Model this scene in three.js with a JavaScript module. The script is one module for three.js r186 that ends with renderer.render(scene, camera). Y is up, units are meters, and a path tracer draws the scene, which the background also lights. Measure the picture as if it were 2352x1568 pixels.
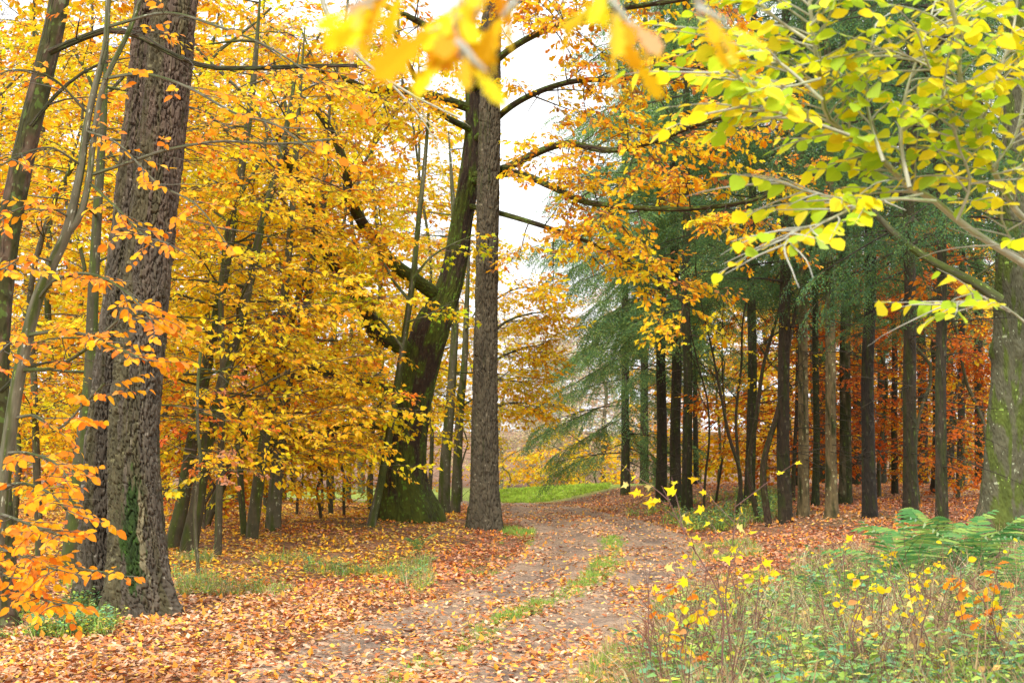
import * as THREE from 'three';
import { mergeGeometries } from 'three/addons/utils/BufferGeometryUtils.js';

// ---------------------------------------------------------------- camera, sky, sun, exposure
const EYE = 1.55, HORIZON = 1085, K = 0.72 / 2352;           // K: metres per photo unit (2352 across) at one metre
const renderer = new THREE.WebGLRenderer({ antialias: true });
renderer.toneMapping = THREE.LinearToneMapping;
renderer.toneMappingExposure = 2.6;
renderer.shadowMap.enabled = true;
const scene = new THREE.Scene();
const camera = new THREE.PerspectiveCamera(2 * Math.atan(0.24) * 180 / Math.PI, 1.5, 0.1, 900);
camera.position.set(0, EYE, 0);
camera.lookAt(0, EYE, -10);
camera.setViewOffset(2352, 1568, 0, 784 - HORIZON, 2352, 1568);   // rising front: upright trunks stay upright
camera.focus = 15; camera.userData.fStop = 4.8;
{ // a bright, evenly overcast sky
  const W = 128, H = 64, data = new Float32Array(W * H * 4);
  for (let y = 0; y < H; y++) for (let x = 0; x < W; x++) {
    const up = Math.max(0, Math.sin(((y + 0.5) / H - 0.5) * Math.PI)), l = 0.62 + 0.26 * up, i = (y * W + x) * 4;
    data[i] = l * 0.985; data[i + 1] = l; data[i + 2] = l * 1.03; data[i + 3] = 1;
  }
  const t = new THREE.DataTexture(data, W, H, THREE.RGBAFormat, THREE.FloatType);
  t.mapping = THREE.EquirectangularReflectionMapping; t.magFilter = THREE.LinearFilter; t.needsUpdate = true;
  scene.background = t; scene.environment = t;
}
const sun = new THREE.DirectionalLight(new THREE.Color(1, 0.95, 0.86), 1.5);
sun.position.set(-16, 38, 22); sun.target.position.set(0, 0, -22);
sun.castShadow = true; sun.shadow.radius = 24; sun.shadow.mapSize.set(2048, 2048);
Object.assign(sun.shadow.camera, { left: -60, right: 60, top: 60, bottom: -60, near: 1, far: 220 });
scene.add(sun, sun.target);

// ---------------------------------------------------------------- helpers
const V = (x, y, z) => new THREE.Vector3(x, y, z), { lerp, clamp } = THREE.MathUtils;
const ss = (a, b, x) => { const t = clamp((x - a) / (b - a), 0, 1); return t * t * (3 - 2 * t); };
function RNG(seed) { let s = (seed * 2654435761) >>> 0; const f = () => { s = (s + 0x6d2b79f5) | 0; let t = Math.imul(s ^ (s >>> 15), 1 | s); t = (t + Math.imul(t ^ (t >>> 7), 61 | t)) ^ t; return ((t ^ (t >>> 14)) >>> 0) / 4294967296; }; f.r = (a, b) => a + (b - a) * f(); f.s = (a = 1) => (f() * 2 - 1) * a; f.pick = (l) => l[Math.floor(f() * l.length)]; return f; }
const hash = (x, y, z) => { let h = Math.imul(x, 374761393) + Math.imul(y, 668265263) + Math.imul(z, 2147483647 ^ 0x5bd1e995); h = Math.imul(h ^ (h >>> 13), 1274126177); return ((h ^ (h >>> 16)) >>> 0) / 4294967296; };
const md = (a, n) => (n ? ((a % n) + n) % n : a);
function noise2(x, y, px = 0, py = 0, seed = 0) {          // value noise, optionally periodic
  const ix = Math.floor(x), iy = Math.floor(y), fx = x - ix, fy = y - iy, u = fx * fx * (3 - 2 * fx), v = fy * fy * (3 - 2 * fy);
  const a = hash(md(ix, px), md(iy, py), seed), b = hash(md(ix + 1, px), md(iy, py), seed), c = hash(md(ix, px), md(iy + 1, py), seed), d = hash(md(ix + 1, px), md(iy + 1, py), seed);
  return lerp(lerp(a, b, u), lerp(c, d, u), v) * 2 - 1;
}
const fbm = (x, y, o = 3, px = 0, py = 0, seed = 0) => { let s = 0, a = 0.55; for (let i = 0; i < o; i++) { s += a * noise2(x, y, px, py, seed + i); x *= 2; y *= 2; px *= 2; py *= 2; a *= 0.5; } return s; };
function cells(x, y, px, py, seed) {                        // cell noise: [edge distance, id]
  const ix = Math.floor(x), iy = Math.floor(y); let d1 = 9, d2 = 9, id = 0;
  for (let j = -1; j <= 1; j++) for (let i = -1; i <= 1; i++) {
    const cx = ix + i, cy = iy + j, mx = md(cx, px), my = md(cy, py), dx = cx + 0.15 + 0.7 * hash(mx, my, seed) - x, dy = cy + 0.15 + 0.7 * hash(mx, my, seed + 7) - y, d = Math.hypot(dx, dy);
    if (d < d1) { d2 = d1; d1 = d; id = hash(mx, my, seed + 13); } else if (d < d2) d2 = d;
  }
  return [d2 - d1, id];
}
const P = (px, py, d) => V((px - 1176) * K * d, EYE + (HORIZON - py) * K * d, -d);
const names = new Map();
function numbered(n) { const k = names.get(n) ?? 0; names.set(n, k + 1); return k ? n + '_' + String(k).padStart(3, '0') : n; }
function thing(name, label, category, at, group) { const o = new THREE.Group(); o.name = numbered(name); o.position.copy(at); o.userData = { label, category }; if (group) o.userData.group = group; scene.add(o); return o; }
function part(name, geo, mat, parent, kind) { const m = new THREE.Mesh(geo, mat); m.name = name; m.castShadow = m.receiveShadow = true; if (kind) m.userData.kind = kind; parent.add(m); return m; }
function struct(name, geo, mat, kind = 'structure', label, category) { const m = new THREE.Mesh(geo, mat); m.name = name; m.userData = { kind }; if (label) m.userData.label = label; if (category) m.userData.category = category; m.castShadow = m.receiveShadow = true; scene.add(m); return m; }
const UP = V(0, 1, 0), m4 = new THREE.Matrix4();
function basis(pos, x, up, s) {                              // matrix with +x along x and +y near up
  const X = x.clone().normalize(); let Z = X.clone().cross(up); if (Z.lengthSq() < 1e-6) Z = X.clone().cross(V(1, 0, 0.01)); Z.normalize(); const Y = Z.clone().cross(X);
  return new THREE.Matrix4().makeBasis(X.multiplyScalar(s), Y.multiplyScalar(s), Z.multiplyScalar(s)).setPosition(pos);
}
function copies(name, geo, mat, list, parent, kind = 'stuff') {   // list of [matrix, colour?]
  const im = new THREE.InstancedMesh(geo, mat, list.length); im.name = name; im.userData.kind = kind; im.castShadow = im.receiveShadow = true;
  list.forEach(([m, c], i) => { im.setMatrixAt(i, m); if (c) im.setColorAt(i, c); });
  parent.add(im); return im;
}
class Buf {
  constructor() { this.p = []; this.n = []; this.c = []; this.i = []; }
  v(p, n, c) { this.p.push(p.x, p.y, p.z); this.n.push(n.x, n.y, n.z); this.c.push(c[0], c[1], c[2]); return this.p.length / 3 - 1; }
  tube(pts, rad, c, seg = 3) {
    let last = null; const T = V(0, 0, 0), A = V(0, 0, 0), B = V(0, 0, 0);
    for (let k = 0; k < pts.length; k++) {
      T.copy(pts[Math.min(k + 1, pts.length - 1)]).sub(pts[Math.max(k - 1, 0)]).normalize();
      A.crossVectors(T, Math.abs(T.y) < 0.9 ? UP : V(1, 0, 0)).normalize(); B.crossVectors(T, A);
      const ring = [];
      for (let s = 0; s < seg; s++) { const a = s / seg * Math.PI * 2, n = A.clone().multiplyScalar(Math.cos(a)).addScaledVector(B, Math.sin(a)); ring.push(this.v(pts[k].clone().addScaledVector(n, rad[k]), n, c)); }
      if (last) for (let s = 0; s < seg; s++) { const t = (s + 1) % seg; this.i.push(last[s], last[t], ring[s], last[t], ring[t], ring[s]); }
      last = ring;
    }
  }
  leaf(o, dir, nrm, len, wid, c, shape = OVATE, fold = 0.18, curl = 0.1) {   // outline pairs [t, half width], the two sides lifted about the midrib
    const X = dir.clone().normalize(), Z = X.clone().cross(nrm).normalize(), Y = Z.clone().cross(X), q = (t, w) => o.clone().addScaledVector(X, t * len).addScaledVector(Z, w * wid).addScaledVector(Y, Math.abs(w) * wid * fold - curl * len * t * t);
    const side = [Y.clone().addScaledVector(Z, -fold).normalize(), Y.clone().addScaledVector(Z, fold).normalize()];
    for (let s = 0; s < 2; s++) {
      const sg = s ? -1 : 1, n = side[s], mid = [], edge = [];
      for (const [t, w] of shape) { mid.push(this.v(q(t, 0), n, c)); edge.push(this.v(q(t, w * sg), n, c)); }
      for (let k = 0; k < shape.length - 1; k++) { const a = mid[k], b = mid[k + 1], e = edge[k], f = edge[k + 1]; if (s) this.i.push(a, f, e, a, b, f); else this.i.push(a, e, f, a, f, b); }
    }
  }
  geo() {
    const g = new THREE.BufferGeometry();
    g.setAttribute('position', new THREE.Float32BufferAttribute(this.p, 3)); g.setAttribute('normal', new THREE.Float32BufferAttribute(this.n, 3)); g.setAttribute('color', new THREE.Float32BufferAttribute(this.c, 3)); g.setIndex(this.i); return g;
  }
}
const OVATE = [[0, 0.02], [0.22, 0.4], [0.55, 0.46], [0.82, 0.26], [1, 0]];
const OVAL3 = [[0, 0.04], [0.4, 0.48], [1, 0]];
const OAK = [[0, 0.03], [0.16, 0.2], [0.25, 0.12], [0.38, 0.4], [0.47, 0.2], [0.6, 0.52], [0.7, 0.28], [0.82, 0.42], [0.9, 0.24], [1, 0]];
const OAK4 = [[0, 0.05], [0.35, 0.42], [0.48, 0.22], [0.72, 0.5], [1, 0]];
const MAPLE = [[0, 0.05], [0.08, 0.42], [0.2, 0.22], [0.42, 0.62], [0.55, 0.2], [1, 0]];
// linear leaf colours
const GOLD = [[0.88, 0.54, 0.012], [0.87, 0.6, 0.014], [0.86, 0.45, 0.01], [0.8, 0.34, 0.012], [0.84, 0.62, 0.03]];
const YELLOW = [[0.87, 0.68, 0.012], [0.88, 0.72, 0.018], [0.86, 0.6, 0.012], [0.78, 0.66, 0.02], [0.87, 0.54, 0.012]];
const ORANGE = [[0.84, 0.31, 0.01], [0.86, 0.38, 0.012], [0.74, 0.2, 0.01], [0.86, 0.46, 0.014], [0.66, 0.24, 0.03]];
const RUST = [[0.62, 0.15, 0.012], [0.7, 0.2, 0.015], [0.5, 0.11, 0.012], [0.74, 0.27, 0.02]];
const LIME = [[0.44, 0.62, 0.02], [0.68, 0.72, 0.012], [0.82, 0.74, 0.012], [0.5, 0.64, 0.02], [0.86, 0.72, 0.012], [0.4, 0.58, 0.03], [0.86, 0.66, 0.02], [0.88, 0.76, 0.03]];
const TAN = [[0.56, 0.3, 0.15], [0.62, 0.33, 0.19], [0.7, 0.24, 0.04], [0.3, 0.1, 0.035], [0.74, 0.5, 0.32], [0.48, 0.15, 0.04], [0.82, 0.52, 0.05], [0.68, 0.24, 0.07], [0.64, 0.42, 0.26], [0.36, 0.16, 0.09], [0.6, 0.18, 0.05], [0.7, 0.37, 0.18], [0.78, 0.36, 0.05]];
const TWIG = [0.11, 0.075, 0.055], PALE = [[0.72, 0.62, 0.46], [0.76, 0.56, 0.36], [0.82, 0.72, 0.34]];
const tone = (r, c, a = 0.12) => { const k = 1 + r.s(a); return [Math.min(c[0] * k, 0.95), Math.min(c[1] * k, 0.9), c[2] * k]; };

const leafMat = new THREE.MeshPhysicalMaterial({ name: 'autumn_leaf', vertexColors: true, roughness: 1, transmission: 0.45, thickness: 0, side: THREE.DoubleSide, specularIntensity: 0.2 });
const needleMat = new THREE.MeshPhysicalMaterial({ name: 'spruce_needles', vertexColors: true, roughness: 1, transmission: 0.2, thickness: 0, side: THREE.DoubleSide, specularIntensity: 0.3 });
const litterMat = new THREE.MeshPhysicalMaterial({ name: 'fallen_leaves', vertexColors: true, roughness: 0.8, transmission: 0.12, thickness: 0, side: THREE.DoubleSide, specularIntensity: 0.5 });
const greenMat = new THREE.MeshPhysicalMaterial({ name: 'green_plants', vertexColors: true, roughness: 1, transmission: 0.35, thickness: 0, side: THREE.DoubleSide, specularIntensity: 0.4 });

// bark: colour and relief textures, 1 uv unit = 1 m up, 1 uv unit = 0.5 m round (both repeat)
function texture(W, H, f, srgb) { const d = new Uint8Array(W * H * 4); for (let y = 0, i = 0; y < H; y++) for (let x = 0; x < W; x++, i += 4) { const c = f(x / W, y / H); d[i] = clamp(c[0], 0, 1) * 255; d[i + 1] = clamp(c[1], 0, 1) * 255; d[i + 2] = clamp(c[2], 0, 1) * 255; d[i + 3] = 255; } const t = new THREE.DataTexture(d, W, H); t.wrapS = t.wrapT = THREE.RepeatWrapping; t.magFilter = THREE.LinearFilter; if (srgb) t.colorSpace = THREE.SRGBColorSpace; t.needsUpdate = true; return t; }
const ridge = (u, v, n, m, seed) => { const w = u * n + 0.9 * fbm(u * n * 0.5, v * m, 2, n * 0.5, m, seed); return 1 - Math.abs(fbm(w, v * m * 1.5, 2, 0, m * 1.5, seed + 5)) * 2.2; };
function bark(name, c0, c1, fleck, flecks, ridges, depth) {
  const map = texture(256, 512, (u, v) => {
    const a = 0.5 + 0.5 * fbm(u * 8, v * 10, 4, 8, 10, 3), b = 0.5 + 0.5 * fbm(u * 40, v * 26, 2, 40, 26, 21), f = ss(1 - flecks, 1.06 - flecks, 0.5 + 0.5 * fbm(u * 14, v * 18, 3, 14, 18, 40) + 0.12 * b), k = clamp(a * 0.7 + b * 0.4, 0, 1);
    return [0, 1, 2].map((i) => lerp(lerp(c0[i], c1[i], k), fleck[i], f));
  }, true);
  const bump = texture(256, 512, (u, v) => { const h = ridges ? clamp(ridge(u, v, ridges, 4, 9), 0, 1) : 0.5 + 0.5 * fbm(u * 20, v * 6, 3, 20, 6, 9); return [h, h, h]; });
  return new THREE.MeshStandardMaterial({ name, map, bumpMap: bump, bumpScale: depth, roughness: 0.95, vertexColors: true });
}
const oakBark = bark('oak_bark', [0.24, 0.19, 0.15], [0.42, 0.35, 0.27], [0.45, 0.46, 0.36], 0.28, 12, 0.02);
const beechBark = bark('beech_bark', [0.3, 0.29, 0.23], [0.47, 0.45, 0.38], [0.72, 0.73, 0.67], 0.2, 0, 0.004);
const spruceBark = bark('spruce_bark', [0.19, 0.17, 0.125], [0.36, 0.325, 0.24], [0.46, 0.47, 0.38], 0.22, 16, 0.016);
const pineBark = bark('pine_bark', [0.32, 0.3, 0.26], [0.54, 0.505, 0.455], [0.68, 0.66, 0.62], 0.2, 0, 0.006);
const limeBark = bark('pale_branch_bark', [0.64, 0.64, 0.58], [0.78, 0.78, 0.72], [0.86, 0.86, 0.82], 0.3, 0, 0.002);

// a tube with bark uv; pts world, base subtracted. o: seg (round), step (m), disp(ang, v, s)->m, flare, color(pos, s, ang)
function trunkGeo(pts, rad, base, o = {}) {
  const seg = o.seg ?? 14, curve = new THREE.CatmullRomCurve3(pts, false, 'centripetal'), L = curve.getLength(), n = Math.max(3, Math.ceil(L / (o.step ?? 0.25)));
  const acc = [0]; for (let k = 1; k < pts.length; k++) acc.push(acc[k - 1] + pts[k].distanceTo(pts[k - 1]));
  const radAt = (s) => { const d = s * acc[acc.length - 1]; let k = 1; while (k < acc.length - 1 && acc[k] < d) k++; const f = clamp((d - acc[k - 1]) / (acc[k] - acc[k - 1]), 0, 1); return lerp(rad[k - 1], rad[k], f); };
  const pos = [], nor = [], uv = [], col = [], idx = [], A = V(0, 0, 0), B = V(0, 0, 0); let N0 = null;
  const around = Math.max(1, Math.round(2 * Math.PI * radAt(0.2) / 0.5)), off = o.off ?? 0;
  for (let k = 0; k <= n; k++) {
    const s = k / n, C = curve.getPointAt(s), T = curve.getTangentAt(s), v = s * L, r = radAt(s);
    if (!N0) { N0 = V(1, 0, 0).cross(T); if (N0.lengthSq() < 0.05) N0 = V(0, 0, 1).cross(T); N0.normalize(); } else N0.addScaledVector(T, -N0.dot(T)).normalize();
    A.copy(N0); B.crossVectors(T, A);
    for (let j = 0; j <= seg; j++) {
      const a = (j % seg) / seg * Math.PI * 2, dx = Math.cos(a), dy = Math.sin(a), N = A.clone().multiplyScalar(dx).addScaledVector(B, dy);
      let R = r; if (o.disp) R += o.disp(a, v, s, r);
      const q = C.clone().addScaledVector(N, R);
      pos.push(q.x - base.x, q.y - base.y, q.z - base.z); nor.push(N.x, N.y, N.z); uv.push(j / seg * around, v + off);
      const c = o.color ? o.color(q, v, a, N) : [1, 1, 1]; col.push(c[0], c[1], c[2]);
      if (k < n && j < seg) { const p = k * (seg + 1) + j, w = p + seg + 1; idx.push(p, p + 1, w, p + 1, w + 1, w); }
    }
  }
  const g = new THREE.BufferGeometry(); g.setAttribute('position', new THREE.Float32BufferAttribute(pos, 3)); g.setAttribute('normal', new THREE.Float32BufferAttribute(nor, 3)); g.setAttribute('uv', new THREE.Float32BufferAttribute(uv, 2)); g.setAttribute('color', new THREE.Float32BufferAttribute(col, 3)); g.setIndex(idx);
  if (o.disp) {
    g.computeVertexNormals(); const N = g.attributes.normal;
    for (let k = 0; k <= n; k++) { const a = k * (seg + 1), b = a + seg, x = N.getX(a) + N.getX(b), y = N.getY(a) + N.getY(b), z = N.getZ(a) + N.getZ(b), l = Math.hypot(x, y, z) || 1; N.setXYZ(a, x / l, y / l, z / l); N.setXYZ(b, x / l, y / l, z / l); }
  }
  return g;
}
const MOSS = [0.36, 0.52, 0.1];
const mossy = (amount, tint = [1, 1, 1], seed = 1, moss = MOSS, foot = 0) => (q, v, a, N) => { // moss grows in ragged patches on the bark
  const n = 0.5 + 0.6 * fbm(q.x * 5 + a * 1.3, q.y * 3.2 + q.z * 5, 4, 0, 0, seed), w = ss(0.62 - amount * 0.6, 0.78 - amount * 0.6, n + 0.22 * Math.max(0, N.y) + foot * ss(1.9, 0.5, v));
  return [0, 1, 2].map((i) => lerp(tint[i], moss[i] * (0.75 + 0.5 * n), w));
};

// ---------------------------------------------------------------- the lie of the land
function knots(list) { return (x) => { if (x <= list[0][0]) return list[0][1]; for (let k = 1; k < list.length; k++) if (x <= list[k][0]) { const [a, p] = list[k - 1], [b, q] = list[k], t = (x - a) / (b - a), m = (i) => { const l = list[Math.max(i - 1, 0)], r = list[Math.min(i + 1, list.length - 1)]; return (r[1] - l[1]) / (r[0] - l[0]); }, h = b - a, t2 = t * t, t3 = t2 * t; return (2 * t3 - 3 * t2 + 1) * p + (t3 - 2 * t2 + t) * h * m(k - 1) + (3 * t2 - 2 * t3) * q + (t3 - t2) * h * m(k); } return list[list.length - 1][1]; }; }
const pathX = knots([[-30, -9], [2, -2.6], [7, -1.5], [10.5, -0.75], [14, -0.1], [17.5, 0.85], [22, 1.55], [27, 1.75], [33, 1.2], [40, 0.2], [47, -1.6], [60, -7], [90, -26]]);
const baseY = knots([[-60, 0], [9, 0], [13, 0.02], [18, 0.12], [26, 0.36], [33, 0.5], [40, 0.58], [48, 0.52], [62, 0.35], [80, 0.3], [120, 1.2], [200, 5], [500, 16]]);
function land(x, z) {
  const d = -z, s = x - pathX(d), near = ss(6, 11, d), far = 1 - ss(48, 70, d);
  let y = baseY(d) + (0.12 + 0.25 * ss(10, 22, d)) * ss(1.5, 4.5, s) * far + 0.2 * ss(24, 40, d) * ss(2, 6, s) * far + 0.05;
  y += 0.22 * Math.exp(-(((x + 2.3) / 2.6) ** 2 + ((d - 27.5) / 4.5) ** 2)) + 0.04 * fbm(x * 0.6, z * 0.6, 3, 0, 0, 3) * near;
  y += 0.12 * ss(-3, -9, s) * far;
  return y;
}
const rut = (s) => -0.075 * (Math.exp(-(((s - 0.72) / 0.3) ** 2)) + Math.exp(-(((s + 0.72) / 0.3) ** 2))) - 0.1 * ss(1.25, 1.7, Math.abs(s));
const groundY = (x, z) => { const s = Math.abs(x - pathX(-z)); return land(x, z) - 0.14 * (1 - ss(1.1, 1.75, s)); };
const surfY = (x, z) => { const s = x - pathX(-z); return Math.abs(s) < 1.6 ? Math.max(groundY(x, z), land(x, z) + rut(s)) : groundY(x, z); };
const onGround = (px, d) => { const x = (px - 1176) * K * d; return V(x, surfY(x, -d), -d); };
{
  const xs = [], zs = [];
  for (let i = -150; i <= 150; i++) { const t = i / 150; xs.push(Math.sign(t) * (Math.abs(t) * 16 + 260 * Math.abs(t) ** 6)); }
  for (let k = 0; k <= 260; k++) { const t = k / 260; zs.push(40 - 50 * ss(0, 0.06, t) - t * 55 - 420 * t ** 7); }
  const pos = [], col = [], uv = [], idx = [];
  for (const z of zs) for (const x of xs) {
    const d = -z, s = x - pathX(d); pos.push(x, groundY(x, z), z); uv.push(x / 1.7, z / 1.7);
    const n = fbm(x * 0.9, z * 0.9, 4, 0, 0, 31), g = ss(0.05, 0.5, fbm(x * 0.5, z * 0.5, 3, 0, 0, 55) + 0.25 * ss(2, 4, s) * (1 - ss(15, 24, d)));
    let c = [0.36 + 0.1 * n, 0.2 + 0.06 * n, 0.1 + 0.03 * n];
    const meadow = ss(42, 47, d) * (1 - ss(85, 100, d)) * ss(-40, -30, x) * (1 - ss(3, 9, x + 0.1 * (d - 50)));
    const m = Math.max(g * 0.45 * (1 - ss(30, 36, d)), meadow), green = meadow > 0.4 ? [0.42 + 0.08 * n, 0.62 + 0.1 * n, 0.08] : [0.2, 0.24, 0.07];
    c = c.map((v, i) => lerp(v, green[i], m)); col.push(...c);
  }
  const W = xs.length; for (let j = 0; j < zs.length - 1; j++) for (let i = 0; i < W - 1; i++) { const a = j * W + i; idx.push(a, a + 1, a + W, a + 1, a + W + 1, a + W); }
  const g = new THREE.BufferGeometry(); g.setAttribute('position', new THREE.Float32BufferAttribute(pos, 3)); g.setAttribute('uv', new THREE.Float32BufferAttribute(uv, 2)); g.setAttribute('color', new THREE.Float32BufferAttribute(col, 3)); g.setIndex(idx); g.computeVertexNormals();
  const blot = texture(512, 512, (u, v) => { const [e, id] = cells(u * 30 + 0.7 * fbm(u * 30, v * 30, 2, 30, 30, 4), v * 44, 30, 44, 8), k = 0.55 + 0.5 * id + 0.12 * fbm(u * 60, v * 60, 2, 60, 60, 2); return [k, k * (0.9 + 0.1 * hash((id * 999) | 0, 3, 1)), k * 0.92]; }, true);
  const bump = texture(512, 512, (u, v) => { const [e, id] = cells(u * 30 + 0.7 * fbm(u * 30, v * 30, 2, 30, 30, 4), v * 44, 30, 44, 8), k = 0.6 * id + 0.4 * ss(0, 0.3, e); return [k, k, k]; });
  struct('ground', g, new THREE.MeshStandardMaterial({ name: 'leaf_mould', map: blot, bumpMap: bump, bumpScale: 0.02, roughness: 0.95, vertexColors: true }));
}
{ // the track: trodden earth with two ruts and a grassy crown
  const pos = [], col = [], uv = [], idx = [], NA = 60, NL = 420;
  for (let k = 0; k <= NL; k++) { const d = -8 + k / NL * 78; for (let j = 0; j <= NA; j++) {
    const s = (j / NA * 2 - 1) * (1.62 + 0.1 * fbm(d * 0.7, j > NA / 2 ? 3 : 9, 2, 0, 0, 2)), x = pathX(d) + s; pos.push(x, land(x, -d) + rut(s) + 0.012 * fbm(x * 4, d * 4, 3, 0, 0, 12), -d); uv.push(x / 1.3, d / 1.3);
    const n = fbm(x * 1.6, d * 1.1, 4, 0, 0, 77), wet = ss(0.45, 0.15, Math.abs(Math.abs(s) - 0.72)) * ss(-0.3, 0.4, n); col.push(lerp(0.44, 0.25, wet) + 0.07 * n, lerp(0.31, 0.18, wet) + 0.05 * n, lerp(0.21, 0.135, wet) + 0.035 * n);
  } }
  for (let k = 0; k < NL; k++) for (let j = 0; j < NA; j++) { const a = k * (NA + 1) + j, b = a + NA + 1; idx.push(a, a + 1, b, a + 1, b + 1, b); }
  const g = new THREE.BufferGeometry(); g.setAttribute('position', new THREE.Float32BufferAttribute(pos, 3)); g.setAttribute('uv', new THREE.Float32BufferAttribute(uv, 2)); g.setAttribute('color', new THREE.Float32BufferAttribute(col, 3)); g.setIndex(idx); g.computeVertexNormals();
  const soil = texture(512, 512, (u, v) => { const k = 0.8 + 0.22 * fbm(u * 24, v * 24, 4, 24, 24, 6) + 0.16 * noise2(u * 120, v * 120, 120, 120, 4); return [k, k * 0.98, k * 0.95]; }, true);
  const sb = texture(512, 512, (u, v) => { const k = 0.5 + 0.4 * fbm(u * 30, v * 30, 4, 30, 30, 16); return [k, k, k]; });
  struct('path', g, new THREE.MeshStandardMaterial({ name: 'trodden_earth', map: soil, bumpMap: sb, bumpScale: 0.02, roughness: 0.95, vertexColors: true }));
}

// ---------------------------------------------------------------- foliage pieces
function spray(seed, palette, { n = 26, len = 0.6, size = 0.07, shape = OVAL3, spread = 0.26, tilt = 0.7, twig = TWIG, droop = 0.12, width = 0.72, r0 = 0.004 } = {}) { // a leafy twig along +x
  const r = RNG(seed), b = new Buf(), main = [];
  for (let k = 0; k <= 4; k++) { const t = k / 4; main.push(V(t * len, -droop * t * t * len, 0.06 * len * Math.sin(t * 5 + seed))); }
  b.tube(main, main.map((_, k) => r0 * (1 - k * 0.2) + 0.0008), twig, 3);
  const at = (t) => { const f = clamp(t, 0, 0.999) * 4, k = Math.floor(f); return main[k].clone().lerp(main[k + 1], f - k); };
  const sides = []; for (let k = 0; k < 5; k++) { const t = 0.1 + k * 0.18, sg = k % 2 ? 1 : -1, o = at(t), e = o.clone().add(V(spread * 0.8 * (1.1 - t), r.s(0.05), sg * spread * (1.2 - t))); sides.push([o, e]); b.tube([o, o.clone().lerp(e, 0.5).add(V(0, 0.02, 0)), e], [r0 * 0.55, r0 * 0.4, 0.0008], twig, 3); }
  for (let k = 0; k < n; k++) {
    let o, dir; if (k % 3 === 0) { const t = r.r(0.2, 1); o = at(t); dir = V(0.7, 0, r.s(1)); } else { const [a, e] = r.pick(sides), t = r.r(0.25, 1); o = a.clone().lerp(e, t); dir = e.clone().sub(a).normalize().add(V(r.s(0.8), 0, r.s(0.8))); }
    dir.y += r.r(-0.75, 0.2); const nrm = V(r.s(tilt), 1, r.s(tilt) + 0.35), L = size * r.r(0.7, 1.25);
    b.leaf(o.addScaledVector(dir.clone().normalize(), 0.01), dir, nrm, L, L * width * r.r(0.8, 1.1), tone(r, r.pick(palette)), shape, r.r(0.05, 0.3), r.r(-0.1, 0.3));
  }
  return b.geo();
}
function spruceSpray(seed, cols, { len = 0.6, side = 9, hang = 0.55, needles = 12, nl = 0.03, nw = 0.007 } = {}) {   // a flat drooping spruce shoot along +x
  const r = RNG(seed), b = new Buf(), axis = (t) => V(t * len, -hang * t * t * len * 0.6, 0.02 * Math.sin(t * 6));
  const shoot = (f, L, m) => { for (let k = 0; k < m; k++) { const t = (k + r()) / m, o = f(t), X = f(Math.min(1, t + 0.05)).sub(f(t)).normalize(), a = r() * 6.283, side0 = V(Math.cos(a), Math.sin(a), r.s(0.6)), dir = X.multiplyScalar(0.9).add(side0.multiplyScalar(0.8)).normalize(), c = tone(r, r.pick(cols), 0.3), e = o.clone().addScaledVector(dir, nl * r.r(0.7, 1.3)), w = dir.clone().cross(V(r.s(1), r.s(1), r.s(1))).normalize().multiplyScalar(nw), n = dir.clone().cross(w).normalize(); const i0 = b.v(o.clone().add(w), n, c), i1 = b.v(o.clone().sub(w), n, c), i2 = b.v(e, n, c); b.i.push(i0, i1, i2); } };
  b.tube([axis(0), axis(0.35), axis(0.7), axis(1)], [0.004, 0.003, 0.0025, 0.001], [0.12, 0.08, 0.05], 3);
  shoot(axis, len, needles * 2);
  for (let k = 0; k < side; k++) for (const sg of [-1, 1]) { const t = 0.08 + 0.85 * (k + r() * 0.6) / side, o = axis(t), L = len * 0.5 * (1.05 - t) * r.r(0.7, 1.15) + 0.03, q = V(0.55, -hang * r.r(0.3, 1), sg * 0.7).normalize(), f = (u) => o.clone().addScaledVector(q, u * L).add(V(0, -hang * 0.35 * u * u * L, 0)); shoot(f, L, Math.max(4, Math.round(needles * (1.2 - t)))); }
  return b.geo();
}
const SPRUCE = [[0.075, 0.16, 0.04], [0.05, 0.13, 0.055], [0.13, 0.22, 0.045], [0.07, 0.15, 0.07]];
const variants = (n, f) => Array.from({ length: n }, (_, k) => f(k));
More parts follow.
